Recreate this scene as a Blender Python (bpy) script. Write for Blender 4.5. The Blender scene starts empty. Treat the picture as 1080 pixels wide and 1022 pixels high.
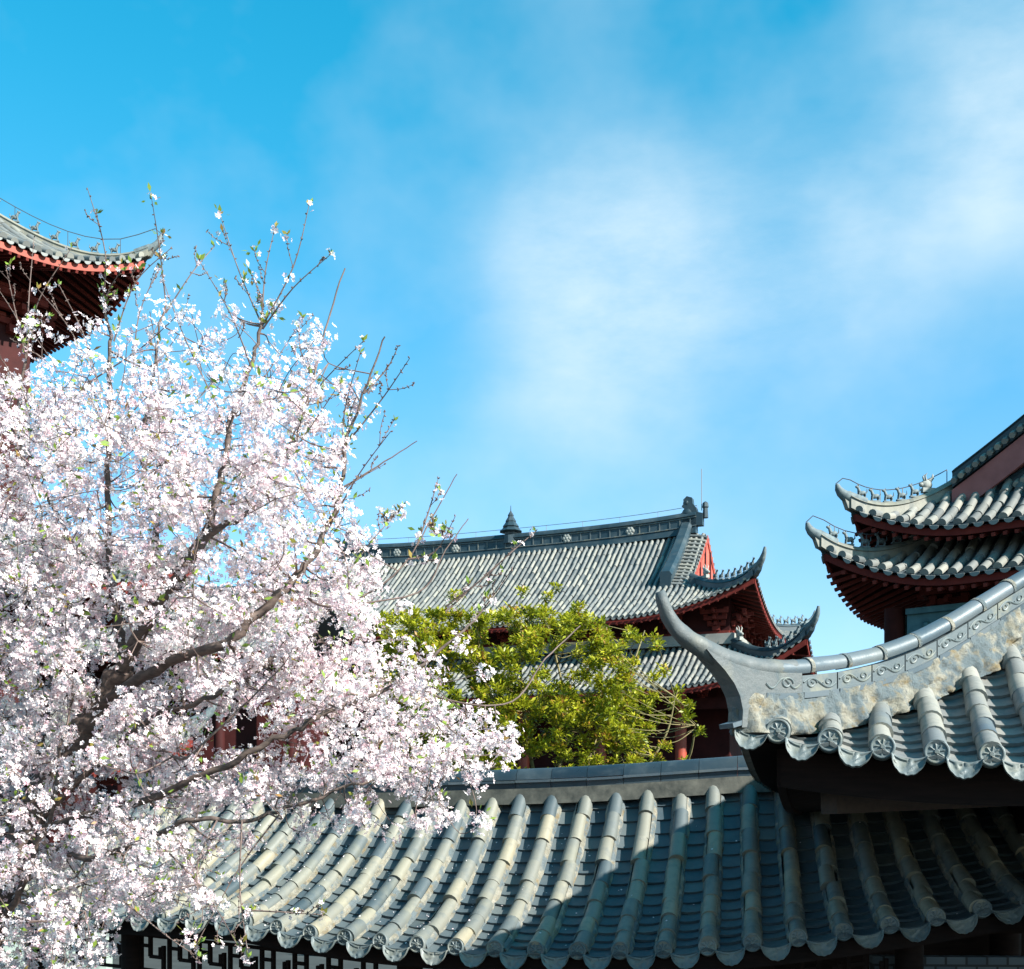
import bpy, bmesh, math, random
from mathutils import noise as mnoise
import numpy as np
from mathutils import Vector, Matrix

random.seed(7); RNG = np.random.default_rng(11)
scene = bpy.context.scene
COL = scene.collection
V = Vector
R = math.radians
PI = math.pi
FPX = 1300.0; HOR = 880.0           # focal length and horizon row, in pixels of the 1080-wide photograph
GROUND = -3.4                       # the camera stands on a terrace; its eye is z = 0

# ------------------------------------------------------------------ camera
cam = bpy.data.cameras.new('camera'); cam_o = bpy.data.objects.new('camera', cam); COL.objects.link(cam_o)
cam.sensor_width = 36; cam.sensor_fit = 'HORIZONTAL'
cam.lens = FPX / 1080 * 36
cam.shift_y = (HOR - 511) / 1080
cam_o.location = (0, 0, 0); cam_o.rotation_euler = (R(90), 0, 0)
cam.clip_start = 0.05; cam.clip_end = 3000
scene.camera = cam_o

# ------------------------------------------------------------------ sun, sky, exposure
SUN = V((0.69, -0.49, 0.55)).normalized()          # towards the sun
SUN_STRENGTH = 5.0; SKY_STRENGTH = 0.067; EXPOSURE = 1.5
sl = bpy.data.lights.new('sun', 'SUN'); so = bpy.data.objects.new('sun', sl); COL.objects.link(so)
sl.energy = SUN_STRENGTH; sl.angle = R(0.5); sl.color = (1.0, 0.965, 0.90)
so.rotation_euler = SUN.to_track_quat('Z', 'Y').to_euler(); so.location = (20, -20, 30)
scene.view_settings.view_transform = 'Standard'; scene.view_settings.look = 'None'
scene.view_settings.exposure = EXPOSURE; scene.view_settings.gamma = 1.0

def make_world():
    w = bpy.data.worlds.new('World'); scene.world = w; w.use_nodes = True
    nt = w.node_tree; nt.nodes.clear(); N = nt.nodes.new; L = nt.links.new
    out = N('ShaderNodeOutputWorld'); bg = N('ShaderNodeBackground'); bg.inputs[1].default_value = SKY_STRENGTH
    L(bg.outputs[0], out.inputs[0])
    sky = N('ShaderNodeTexSky'); sky.sky_type = 'NISHITA'; sky.sun_disc = False
    sky.sun_elevation = math.asin(SUN.z); sky.sun_rotation = math.atan2(SUN.x, SUN.y)
    sky.air_density = 1.0; sky.dust_density = 0.6; sky.ozone_density = 2.0
    tint = N('ShaderNodeMix'); tint.data_type = 'RGBA'; tint.blend_type = 'MULTIPLY'
    tint.inputs[0].default_value = 1.0; L(sky.outputs[0], tint.inputs[6])
    tc = N('ShaderNodeTexCoord')
    def vmath(op, a, b=None):
        n = N('ShaderNodeVectorMath'); n.operation = op
        L(a, n.inputs[0]) if not isinstance(a, tuple) else setattr(n.inputs[0], 'default_value', a)
        if b is not None: L(b, n.inputs[1]) if not isinstance(b, tuple) else setattr(n.inputs[1], 'default_value', b)
        return n
    def m(op, a, b=None, clamp=False):
        n = N('ShaderNodeMath'); n.operation = op; n.use_clamp = clamp
        for i, x in enumerate((a, b)):
            if x is None: continue
            if isinstance(x, (int, float)): n.inputs[i].default_value = x
            else: L(x, n.inputs[i])
        return n.outputs[0]
    d = vmath('NORMALIZE', tc.outputs['Generated']).outputs[0]
    sep = N('ShaderNodeSeparateXYZ'); L(d, sep.inputs[0])
    el = N('ShaderNodeMapRange'); el.interpolation_type = 'SMOOTHSTEP'; L(sep.outputs[2], el.inputs[0]); el.inputs[1].default_value = 0.10; el.inputs[2].default_value = 0.58
    tm = N('ShaderNodeMix'); tm.data_type = 'RGBA'; L(el.outputs[0], tm.inputs[0]); tm.inputs[6].default_value = SKY_LOW; tm.inputs[7].default_value = SKY_HIGH
    L(tm.outputs[2], tint.inputs[7])
    def noise(scale, detail, rough, off=(0, 0, 0), stretch=(1, 1, 1)):
        mp = N('ShaderNodeMapping'); L(d, mp.inputs[0]); mp.inputs['Location'].default_value = off; mp.inputs['Scale'].default_value = stretch
        n = N('ShaderNodeTexNoise'); L(mp.outputs[0], n.inputs['Vector'])
        n.inputs['Scale'].default_value = scale; n.inputs['Detail'].default_value = detail; n.inputs['Roughness'].default_value = rough
        return n
    warp = noise(3.2, 3, 0.5, (3.1, 0.4, 1.2))
    w0 = vmath('SUBTRACT', warp.outputs['Color'], (0.5, 0.5, 0.5)).outputs[0]
    ws = N('ShaderNodeVectorMath'); ws.operation = 'SCALE'; L(w0, ws.inputs[0]); ws.inputs['Scale'].default_value = 0.10
    dw = vmath('ADD', d, ws.outputs[0]).outputs[0]
    fb = noise(4.5, 5, 0.55, (0.3, 1.7, 4.2), (1.0, 1.0, 1.3)).outputs['Fac']
    fb2 = noise(10.0, 9, 0.66, (2.3, 0.7, 1.2), (0.7, 1.0, 1.9)).outputs['Fac']
    total = None
    for (px, py, rad, amt) in CLOUDS:
        c = V(((px - 540) / FPX, 1, (HOR - py) / FPX)).normalized()
        dist = vmath('DISTANCE', dw, tuple(c)).outputs['Value']
        mr = N('ShaderNodeMapRange'); mr.interpolation_type = 'SMOOTHERSTEP'; L(dist, mr.inputs[0])
        mr.inputs[1].default_value = 0.0; mr.inputs[2].default_value = rad / FPX; mr.inputs[3].default_value = amt; mr.inputs[4].default_value = 0.0
        total = mr.outputs[0] if total is None else m('ADD', total, mr.outputs[0])
    # thin wisps everywhere, thick where the drifting cloud banks hang
    f = m('ADD', m('MULTIPLY', fb, 1.25), m('MULTIPLY', fb2, 0.85))
    f = m('SUBTRACT', f, 0.37)
    cl = m('MULTIPLY', total, f, True)
    wm = N('ShaderNodeMapRange'); L(fb, wm.inputs[0]); wm.inputs[1].default_value = 0.48; wm.inputs[2].default_value = 0.85; wm.inputs[3].default_value = 0.0; wm.inputs[4].default_value = 0.28
    cl = m('ADD', cl, wm.outputs[0], True)
    cl = m('MINIMUM', cl, 0.9)
    mix = N('ShaderNodeMix'); mix.data_type = 'RGBA'; L(cl, mix.inputs[0]); L(tint.outputs[2], mix.inputs[6]); mix.inputs[7].default_value = CLOUD_COL
    L(mix.outputs[2], bg.inputs[0])
SKY_LOW = (0.98, 1.20, 1.32, 1)          # thin haze low down, deeper cyan blue higher up
SKY_HIGH = (0.12, 1.46, 1.46, 1)
CLOUD_COL = (4.7, 5.5, 5.9, 1)
CLOUDS = [(645, 310, 200, 0.80), (570, 250, 190, 0.20), (800, 275, 200, 0.48), (925, 270, 140, 0.30), (1110, 50, 225, 0.62), (1060, 190, 140, 0.28), (600, 470, 260, 0.14)]
make_world()

# ------------------------------------------------------------------ materials
def new_mat(name):
    m = bpy.data.materials.new(name); m.use_nodes = True
    nt = m.node_tree; b = nt.nodes['Principled BSDF']
    return m, nt, b
def ramp(nt, fac, stops, interp='LINEAR'):
    r = nt.nodes.new('ShaderNodeValToRGB'); r.color_ramp.interpolation = interp
    el = r.color_ramp.elements
    while len(el) < len(stops): el.new(0.5)
    for e, (p, c) in zip(el, stops): e.position = p; e.color = (*c, 1)
    nt.links.new(fac, r.inputs[0]); return r.outputs[0]
def nnoise(nt, scale, detail=4, rough=0.55, stretch=None, coord='Object'):
    tc = nt.nodes.new('ShaderNodeTexCoord'); n = nt.nodes.new('ShaderNodeTexNoise')
    src = tc.outputs[coord]
    if stretch:
        mp = nt.nodes.new('ShaderNodeMapping'); mp.inputs['Scale'].default_value = stretch; nt.links.new(src, mp.inputs[0]); src = mp.outputs[0]
    nt.links.new(src, n.inputs['Vector'])
    n.inputs['Scale'].default_value = scale; n.inputs['Detail'].default_value = detail; n.inputs['Roughness'].default_value = rough
    return n.outputs['Fac']
def mixc(nt, fac, a, b, blend='MIX'):
    n = nt.nodes.new('ShaderNodeMix'); n.data_type = 'RGBA'; n.blend_type = blend
    for sock, x in ((0, fac), (6, a), (7, b)):
        if isinstance(x, (int, float)): n.inputs[sock].default_value = x
        elif isinstance(x, tuple): n.inputs[sock].default_value = (*x, 1)
        else: nt.links.new(x, n.inputs[sock])
    return n.outputs[2]
def maprange(nt, x, a, b, c=0.0, d=1.0):
    n = nt.nodes.new('ShaderNodeMapRange'); nt.links.new(x, n.inputs[0])
    for i, v in enumerate((a, b, c, d)): n.inputs[i + 1].default_value = v
    return n.outputs[0]
def bump(nt, b, h, strength=0.3, dist=0.01):
    n = nt.nodes.new('ShaderNodeBump'); n.inputs['Strength'].default_value = strength; n.inputs['Distance'].default_value = dist
    nt.links.new(h, n.inputs['Height']); nt.links.new(n.outputs[0], b.inputs['Normal'])
def attr(nt, name='var'):
    a = nt.nodes.new('ShaderNodeAttribute'); a.attribute_name = name; return a.outputs['Fac']

KA = 0.56            # weathered clay is darker than it looks in sun
def tile_mat(name, stops, stain=(0.05, 0.07, 0.08), lichen=(0.22, 0.20, 0.13), nscale=9.0, lich=0.35, rough=0.5, stain_amt=0.55, bumpd=0.004):
    m, nt, b = new_mat(name)
    stops = [(p, tuple(x * KA for x in c_)) for p, c_ in stops]
    c = ramp(nt, attr(nt), stops)
    n1 = nnoise(nt, nscale, 6, 0.65); n2 = nnoise(nt, nscale * 0.37, 4, 0.6); n3 = nnoise(nt, nscale * 4, 5, 0.7)
    c = mixc(nt, maprange(nt, n1, 0.5, 0.72, 0, stain_amt), c, stain)
    c = mixc(nt, maprange(nt, n2, 0.52, 0.75, 0, lich), c, lichen)
    c = mixc(nt, maprange(nt, n3, 0.35, 0.75, 0.0, 0.35), c, (0.5, 0.5, 0.46), 'OVERLAY')
    nt.links.new(c, b.inputs['Base Color'])
    rr = maprange(nt, n1, 0.3, 0.7, rough - 0.12, rough + 0.2); nt.links.new(rr, b.inputs['Roughness'])
    b.inputs['Specular IOR Level'].default_value = 0.45
    bump(nt, b, n3, 0.35, bumpd)
    return m
def noisy(name, c1, c2, scale=6, rough=0.7, bumpd=0.0, stretch=None, lo=0.3, hi=0.7, spec=0.35):
    m, nt, b = new_mat(name)
    n = nnoise(nt, scale, 6, 0.62, stretch)
    nt.links.new(mixc(nt, maprange(nt, n, lo, hi), c1, c2), b.inputs['Base Color'])
    b.inputs['Roughness'].default_value = rough; b.inputs['Specular IOR Level'].default_value = spec
    if bumpd: bump(nt, b, n, 0.5, bumpd)
    return m

M = {}
GST = [(0.0, (0.052, 0.080, 0.094)), (0.22, (0.095, 0.125, 0.136)), (0.40, (0.19, 0.203, 0.185)), (0.60, (0.28, 0.272, 0.222)), (0.82, (0.345, 0.32, 0.238)), (1.0, (0.40, 0.352, 0.25))]
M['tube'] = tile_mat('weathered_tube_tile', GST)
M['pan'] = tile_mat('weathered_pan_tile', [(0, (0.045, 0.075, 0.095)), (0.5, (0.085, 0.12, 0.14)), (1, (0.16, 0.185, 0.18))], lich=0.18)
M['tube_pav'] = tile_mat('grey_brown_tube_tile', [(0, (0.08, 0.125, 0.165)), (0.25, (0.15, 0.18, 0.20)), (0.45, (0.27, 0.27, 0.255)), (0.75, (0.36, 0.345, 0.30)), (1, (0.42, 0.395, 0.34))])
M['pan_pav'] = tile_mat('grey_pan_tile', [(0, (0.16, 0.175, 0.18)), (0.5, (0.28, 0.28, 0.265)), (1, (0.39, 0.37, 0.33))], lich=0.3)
M['end'] = tile_mat('moulded_tile_end', [(0, (0.08, 0.115, 0.125)), (0.5, (0.15, 0.185, 0.19)), (1, (0.23, 0.25, 0.235))], nscale=22, lich=0.55, stain_amt=0.5)
M['ridgecap'] = tile_mat('blue_grey_ridge_tile', [(0, (0.06, 0.09, 0.115)), (0.5, (0.105, 0.14, 0.165)), (1, (0.17, 0.20, 0.22))], lich=0.15, rough=0.36, nscale=7)
M['band'] = tile_mat('moulded_band', [(0, (0.075, 0.105, 0.12)), (1, (0.16, 0.19, 0.195))], lich=0.75, nscale=14)
M['darkridge'] = tile_mat('dark_ridge_tile', [(0, (0.018, 0.036, 0.052)), (0.5, (0.032, 0.055, 0.072)), (1, (0.06, 0.085, 0.10))], lich=0.1, rough=0.35, nscale=6)
M['far_tube'] = tile_mat('pale_far_tube_tile', [(0, (0.13, 0.145, 0.147)), (0.5, (0.255, 0.26, 0.245)), (1, (0.39, 0.375, 0.32))], nscale=1.2, lich=0.2, stain_amt=0.35, bumpd=0.0)
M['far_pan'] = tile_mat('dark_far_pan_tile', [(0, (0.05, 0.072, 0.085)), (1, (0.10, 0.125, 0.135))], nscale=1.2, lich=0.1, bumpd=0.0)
M['far_ridge'] = tile_mat('far_ridge_tile', [(0, (0.018, 0.042, 0.058)), (1, (0.038, 0.068, 0.085))], nscale=1.5, lich=0.12, bumpd=0.0, rough=0.45)
M['pale_ridge'] = tile_mat('lime_washed_ridge', [(0, (0.21, 0.215, 0.185)), (1, (0.36, 0.34, 0.27))], nscale=3.0, lich=0.4, stain_amt=0.6, bumpd=0.0)
M['beast'] = noisy('weathered_clay', (0.05, 0.07, 0.08), (0.14, 0.17, 0.17), 8)
M['red'] = noisy('vermilion_paint', (0.17, 0.022, 0.011), (0.31, 0.048, 0.020), 3, 0.55)
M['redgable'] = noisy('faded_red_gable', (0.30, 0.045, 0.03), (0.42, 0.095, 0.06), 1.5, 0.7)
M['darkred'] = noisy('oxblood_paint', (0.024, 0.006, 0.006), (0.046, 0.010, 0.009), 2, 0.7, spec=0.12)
M['eaves'] = noisy('shaded_red_eave_paint', (0.075, 0.011, 0.009), (0.14, 0.022, 0.016), 2.5, 0.75, spec=0.12)  # fascia red with the shade at the eaves darkened into its colour
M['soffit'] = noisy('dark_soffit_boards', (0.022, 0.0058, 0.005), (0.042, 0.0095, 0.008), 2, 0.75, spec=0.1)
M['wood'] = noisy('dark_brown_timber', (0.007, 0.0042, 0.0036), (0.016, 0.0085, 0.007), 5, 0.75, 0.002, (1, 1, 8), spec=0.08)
M['brown'] = noisy('brown_beam_timber', (0.016, 0.009, 0.006), (0.036, 0.02, 0.013), 6, 0.7, 0.002, (1, 6, 6))
M['glass'], _nt, _b = new_mat('dark_window_glass'); _b.inputs['Base Color'].default_value = (0.012, 0.014, 0.016, 1); _b.inputs['Roughness'].default_value = 0.12
M['teal'] = noisy('teal_painted_panel', (0.02, 0.075, 0.095), (0.05, 0.14, 0.165), 4, 0.6)
M['greywall'] = noisy('grey_stone_course', (0.18, 0.18, 0.165), (0.26, 0.25, 0.22), 2, 0.8)
M['plaster'] = noisy('pale_lime_plaster', (0.26, 0.31, 0.27), (0.38, 0.42, 0.36), 1.5, 0.85)
M['paving'] = noisy('worn_stone_paving', (0.022, 0.028, 0.028), (0.045, 0.052, 0.05), 0.8, 0.85)
M['wire'], _nt, _b = new_mat('grey_wire'); _b.inputs['Base Color'].default_value = (0.05, 0.055, 0.06, 1); _b.inputs['Roughness'].default_value = 0.5
def mortar_mat():
    m, nt, b = new_mat('lime_mortar')
    n1 = nnoise(nt, 11, 7, 0.65); n2 = nnoise(nt, 8, 4, 0.55); n3 = nnoise(nt, 45, 6, 0.75); n4 = nnoise(nt, 8, 4, 0.6, (1, 1, 1.7))
    c = mixc(nt, maprange(nt, n1, 0.35, 0.65), (0.17, 0.158, 0.12), (0.30, 0.28, 0.23))
    c = mixc(nt, maprange(nt, n2, 0.45, 0.55, 0, 0.85), c, (0.09, 0.12, 0.135))
    c = mixc(nt, maprange(nt, n4, 0.55, 0.68, 0, 0.8), c, (0.18, 0.13, 0.06))
    c = mixc(nt, maprange(nt, n3, 0.52, 0.72, 0, 0.8), c, (0.07, 0.08, 0.08))
    nt.links.new(c, b.inputs['Base Color']); b.inputs['Roughness'].default_value = 0.9; b.inputs['Specular IOR Level'].default_value = 0.2
    bump(nt, b, n3, 1.0, 0.02); return m
M['mortar'] = mortar_mat()
M['dirt'] = noisy('dirty_bedding_mortar', (0.022, 0.025, 0.022), (0.095, 0.092, 0.075), 9, 0.95, 0.01)
def brick_mat():
    m, nt, b = new_mat('blue_grey_brick')
    tc = nt.nodes.new('ShaderNodeTexCoord'); mp = nt.nodes.new('ShaderNodeMapping'); mp.inputs['Rotation'].default_value = (R(90), 0, 0)
    nt.links.new(tc.outputs['Object'], mp.inputs[0])
    br = nt.nodes.new('ShaderNodeTexBrick'); nt.links.new(mp.outputs[0], br.inputs['Vector'])
    br.inputs['Color1'].default_value = (0.045, 0.06, 0.075, 1); br.inputs['Color2'].default_value = (0.08, 0.095, 0.105, 1); br.inputs['Mortar'].default_value = (0.018, 0.018, 0.018, 1)
    br.inputs['Scale'].default_value = 4; br.inputs['Mortar Size'].default_value = 0.03
    nt.links.new(br.outputs[0], b.inputs['Base Color']); b.inputs['Roughness'].default_value = 0.85; return m
M['brick'] = brick_mat()
def petal_mat():
    m, nt, b = new_mat('cherry_petal')
    c = ramp(nt, attr(nt), [(0.0, (0.24, 0.21, 0.07)), (0.06, (0.42, 0.15, 0.18)), (0.14, (0.70, 0.48, 0.53)), (0.35, (0.80, 0.65, 0.67)), (0.65, (0.85, 0.76, 0.76)), (1.0, (0.88, 0.83, 0.82))])
    nt.links.new(c, b.inputs['Base Color']); b.inputs['Roughness'].default_value = 0.6; b.inputs['Specular IOR Level'].default_value = 0.2
    tr = nt.nodes.new('ShaderNodeBsdfTranslucent'); nt.links.new(c, tr.inputs[0])
    mx = nt.nodes.new('ShaderNodeMixShader'); mx.inputs[0].default_value = 0.45
    out = nt.nodes['Material Output']; nt.links.new(b.outputs[0], mx.inputs[1]); nt.links.new(tr.outputs[0], mx.inputs[2]); nt.links.new(mx.outputs[0], out.inputs[0])
    return m
M['petal'] = petal_mat()
def leaf_mat(name, stops, trans=0.35):
    m, nt, b = new_mat(name)
    c = ramp(nt, attr(nt), stops); nt.links.new(c, b.inputs['Base Color']); b.inputs['Roughness'].default_value = 0.42; b.inputs['Specular IOR Level'].default_value = 0.4
    tr = nt.nodes.new('ShaderNodeBsdfTranslucent'); nt.links.new(c, tr.inputs[0])
    mx = nt.nodes.new('ShaderNodeMixShader'); mx.inputs[0].default_value = trans
    out = nt.nodes['Material Output']; nt.links.new(b.outputs[0], mx.inputs[1]); nt.links.new(tr.outputs[0], mx.inputs[2]); nt.links.new(mx.outputs[0], out.inputs[0])
    return m
M['newleaf'] = leaf_mat('young_cherry_leaf', [(0, (0.12, 0.20, 0.03)), (0.7, (0.24, 0.33, 0.05)), (1, (0.30, 0.16, 0.05))])
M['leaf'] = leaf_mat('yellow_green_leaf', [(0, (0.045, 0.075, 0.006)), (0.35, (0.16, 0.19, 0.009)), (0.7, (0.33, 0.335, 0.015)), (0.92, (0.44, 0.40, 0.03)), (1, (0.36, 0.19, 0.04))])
M['bark'] = noisy('cherry_bark', (0.035, 0.025, 0.023), (0.13, 0.092, 0.074), 18, 0.8, 0.004, (1, 1, 3))
M['twig'] = noisy('young_twig', (0.07, 0.045, 0.04), (0.17, 0.12, 0.10), 12, 0.75)
M['stem'] = noisy('olive_stem', (0.10, 0.09, 0.035), (0.20, 0.16, 0.07), 10, 0.8)

# ------------------------------------------------------------------ helpers
def at(px, py, d): return V(((px - 540) / FPX * d, d, (HOR - py) / FPX * d))
class MB:
    def __init__(s): s.v = []; s.f = []; s.a = []
    def add(s, vs, fs, var=0.5):
        o = len(s.v); s.v.extend([tuple(x) for x in vs])
        for f in fs: s.f.append(tuple(o + i for i in f)); s.a.append(var)
    def box(s, c, half, rot=None, var=0.5):
        c = V(c); vs = []
        for x in (-1, 1):
            for y in (-1, 1):
                for z in (-1, 1):
                    p = V((x * half[0], y * half[1], z * half[2]))
                    if rot is not None: p = rot @ p
                    vs.append(c + p)
        s.add(vs, [(0, 1, 3, 2), (4, 6, 7, 5), (0, 4, 5, 1), (2, 3, 7, 6), (0, 2, 6, 4), (1, 5, 7, 3)], var)
    def bar(s, a, b, w, h, up=V((0, 0, 1)), var=0.5):          # box from a to b, w across, h along up
        a = V(a); b = V(b); t = (b - a); L = t.length; t.normalize()
        sd = t.cross(up); sd = sd.normalized() if sd.length > 1e-5 else V((1, 0, 0)); u = sd.cross(t)
        s.box((a + b) / 2, (w / 2, L / 2, h / 2), Matrix((sd, t, u)).transposed(), var)
    def rings(s, rings, closed=True, caps=(True, True), var=0.5, vars=None):
        o = len(s.v); n = len(rings[0])
        for r in rings: s.v.extend([tuple(p) for p in r])
        for k in range(len(rings) - 1):
            for i in range(n if closed else n - 1):
                j = (i + 1) % n
                s.f.append((o + k * n + i, o + k * n + j, o + (k + 1) * n + j, o + (k + 1) * n + i)); s.a.append(vars[k] if vars else var)
        if caps[0]: s.f.append(tuple(o + i for i in reversed(range(n)))); s.a.append(vars[0] if vars else var)
        if caps[1]: s.f.append(tuple(o + (len(rings) - 1) * n + i for i in range(n))); s.a.append(vars[-1] if vars else var)
    def tube(s, pts, rad, n=6, caps=(True, True), var=0.5):
        pts = [V(p) for p in pts]; rings = []
        if not isinstance(rad, (list, tuple)): rad = [rad] * len(pts)
        t0 = (pts[1] - pts[0]).normalized(); ref = V((0, 0, 1)) if abs(t0.z) < 0.9 else V((1, 0, 0))
        nrm = t0.cross(ref).normalized()
        for k, p in enumerate(pts):
            t = (pts[min(k + 1, len(pts) - 1)] - pts[max(k - 1, 0)]).normalized()
            nrm = (nrm - t * nrm.dot(t)); nrm = nrm.normalized() if nrm.length > 1e-6 else t.orthogonal().normalized()
            bn = t.cross(nrm)
            rings.append([p + (nrm * math.cos(2 * PI * i / n) + bn * math.sin(2 * PI * i / n)) * rad[k] for i in range(n)])
        s.rings(rings, True, caps, var)
    def sweep(s, pts, sec, side=None, scale=None, caps=(True, True), var=0.5, vars=None, upz=False):
        pts = [V(p) for p in pts]; rings = []
        for k, p in enumerate(pts):
            t = (pts[min(k + 1, len(pts) - 1)] - pts[max(k - 1, 0)]).normalized()
            sd = V(side) if side is not None else t.cross(V((0, 0, 1))).normalized()
            up = V((0, 0, 1)) if upz else sd.cross(t).normalized()
            if up.z < 0 and not upz and side is not None and abs(up.z) > 0.3: up = -up
            c = sec[k] if isinstance(sec[0][0], (tuple, list)) else sec
            q = scale[k] if scale else 1.0
            rings.append([p + sd * (x * q) + up * (y * q) for x, y in c])
        s.rings(rings, True, caps, var, vars)
    def lathe(s, c, prof, n=12, var=0.5):
        c = V(c); s.rings([[c + V((r * math.cos(2 * PI * i / n), r * math.sin(2 * PI * i / n), z)) for i in range(n)] for r, z in prof], True, (True, True), var)
    def ball(s, c, rx, ry, rz, n=8, m=6, rot=None, var=0.5):
        c = V(c); rings = []
        for k in range(m + 1):
            th = -PI / 2 + PI * k / m; cr = max(math.cos(th), 0.02)
            ring = []
            for i in range(n):
                p = V((rx * cr * math.cos(2 * PI * i / n), ry * cr * math.sin(2 * PI * i / n), rz * math.sin(th)))
                ring.append(c + (rot @ p if rot is not None else p))
            rings.append(ring)
        s.rings(rings, True, (True, True), var)
    def slab(s, poly, off):                                     # polygon (list of 3D) extruded by +-off
        a = [V(p) - off for p in poly]; b = [V(p) + off for p in poly]; n = len(poly)
        fs = [tuple(reversed(range(n))), tuple(range(n, 2 * n))] + [(i, (i + 1) % n, n + (i + 1) % n, n + i) for i in range(n)]
        s.add(a + b, fs)
    def mesh(s, name, mat, smooth=False):
        me = bpy.data.meshes.new(name); me.from_pydata(s.v, [], s.f); me.materials.append(mat)
        at_ = me.attributes.new('var', 'FLOAT', 'FACE'); at_.data.foreach_set('value', np.array(s.a, dtype=np.float32))
        bm = bmesh.new(); bm.from_mesh(me); bmesh.ops.recalc_face_normals(bm, faces=bm.faces); bm.to_mesh(me); bm.free()
        if smooth:
            me.polygons.foreach_set('use_smooth', [True] * len(me.polygons))
            try: me.set_sharp_from_angle(angle=R(smooth if smooth is not True else 40))
            except Exception: pass
        me.update(); return me
    def build(s, name, mat, parent=None, smooth=False):
        return link(name, s.mesh(name, mat, smooth), parent)
def link(name, me, parent=None):
    o = bpy.data.objects.new(name, me); COL.objects.link(o)
    if parent is not None: o.parent = parent
    return o
def thing(name, label, cat, loc=(0, 0, 0), rz=0.0, group=None):
    o = bpy.data.objects.new(name, None); COL.objects.link(o); o.location = loc; o.rotation_euler = (0, 0, rz)
    o.empty_display_size = 0.3; tag(o, label, cat, group); return o
def tag(o, label, cat, group=None):
    o['label'] = label; o['category'] = cat
    if group: o['group'] = group
def struct(name, mb, mat, smooth=False):
    o = mb.build(name, mat, None, smooth); o['kind'] = 'structure'; return o

# ------------------------------------------------------------------ roofs
class Face:
    """One roof slope: u along the eave, r horizontally inward, z from the profile plus the corner lift."""
    def __init__(s, O, e, b, a, run, z, lift, umax=None, push=None):
        s.O = V((O[0], O[1], 0)); s.e = V((e[0], e[1], 0)); s.b = V((b[0], b[1], 0)); s.a = a; s.run = run; s.zf = z; s.lf = lift
        s.rm = umax; s.push = push
    def rmax(s, u): return s.rm(u) if s.rm else min(s.run, s.a - abs(u))
    def base(s, u, r):
        c = s.a - abs(u)
        p = s.O + s.e * u + s.b * r
        return V((p.x, p.y, s.zf(r) + s.lf(c, r)))
    def frame(s, u, r):
        d = 0.02; p = s.base(u, r)
        e = (s.base(u + d, r) - s.base(u - d, r)).normalized(); b = (s.base(u, r + d) - s.base(u, r - d)).normalized()
        return p, e, b, e.cross(b).normalized()
    def pt(s, u, r, h=0.0):
        p, e, b, n = s.frame(u, r); return p + n * h
class ArcFace(Face):
    """The curved gallery: u runs along an arc, r inward from the eave."""
    def __init__(s, C, Rad, a0, run, ze, zr, sign=1, bend=0.58): s.C = C; s.R = Rad; s.a0 = a0; s.run = run; s.ze = ze; s.zr = zr; s.sg = sign; s.k = bend
    def rmax(s, u): return s.run
    def base(s, u, r):
        if s.sg > 0: al = s.a0 - u / s.R; rad = s.R - r; uu = u
        else: al = s.a0 + u / s.R; rad = s.R - 2 * s.run + r; uu = -u
        t = r / s.run; z0 = s.ze(uu); z1 = s.zr(uu)
        z = z0 + (z1 - z0) * ((1 - s.k) * t + s.k * t * abs(t))
        return V((s.C.x - rad * math.sin(al), s.C.y - rad * math.cos(al), z))

def rv(lo=0.0, hi=1.0): return min(hi, max(lo, random.gauss(0.55, 0.24)))
def tiles(face, us, rad, tl, mbT, mbP=None, pl=0.1, sag=0.03, seg=6, taper=0.05, h0=0.012, r_in=0.0, ends=True, drips=None, jit=0.0, r_start=0.0):
    for u in us:
        rm = face.rmax(u) - r_in
        if rm < 0.10: continue
        n = max(1, int(math.ceil((rm - r_start) / tl - 0.25))); rr = [r_start + (rm - r_start) * i / n for i in range(n + 1)]
        rings = []; vs = []; du = 0.0
        for k in range(n):
            du = random.gauss(0, jit) if jit else 0.0; dh = random.gauss(0, jit * 0.6) if jit else 0.0; g = 1 + (random.gauss(0, 0.02) if jit else 0)
            v = rv()
            for q, f in ((0, 1 + taper), (1, 1 - taper)):
                p, e, b, nn = face.frame(u + du, rr[k + q])
                rings.append([p + e * (math.cos(ph) * rad * f * g) + nn * (math.sin(ph) * rad * f * g + h0 + dh) for ph in [R(-14) + R(208) * i / seg for i in range(seg + 1)]])
                vs.append(v)
        mbT.rings(rings, True, (ends, True), vars=vs)
    if mbP is None: return
    for ua, ub in zip(us[:-1], us[1:]):
        um = (ua + ub) / 2; w = (ub - ua) / 2; rm = face.rmax(um) - r_in * 0.5
        if rm < 0.08: continue
        n = max(1, int(round(rm / pl))); prev = None
        for k in range(n):
            v = rv(); dh = random.gauss(0, 0.0022) if jit else 0; tw = random.gauss(0, 0.003) if jit else 0
            ra, rb = rm * k / n - (0.03 if k == 0 else 0), rm * (k + 1) / n
            row = []
            for r, lift in ((ra, 0.016 + dh), (rb, 0.0)):
                p, e, b, nn = face.frame(um, r)
                row.append([p + e * (w * t) + nn * (lift + tw * t - sag * (1 - t * t)) for t in (-1, -0.6, -0.2, 0.2, 0.6, 1)])
            low = [q - (nn * 0.018) for q in row[0]]
            mbP.rings([low, row[0], row[1]], False, (False, False), vars=[v * 0.8, v])
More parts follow.
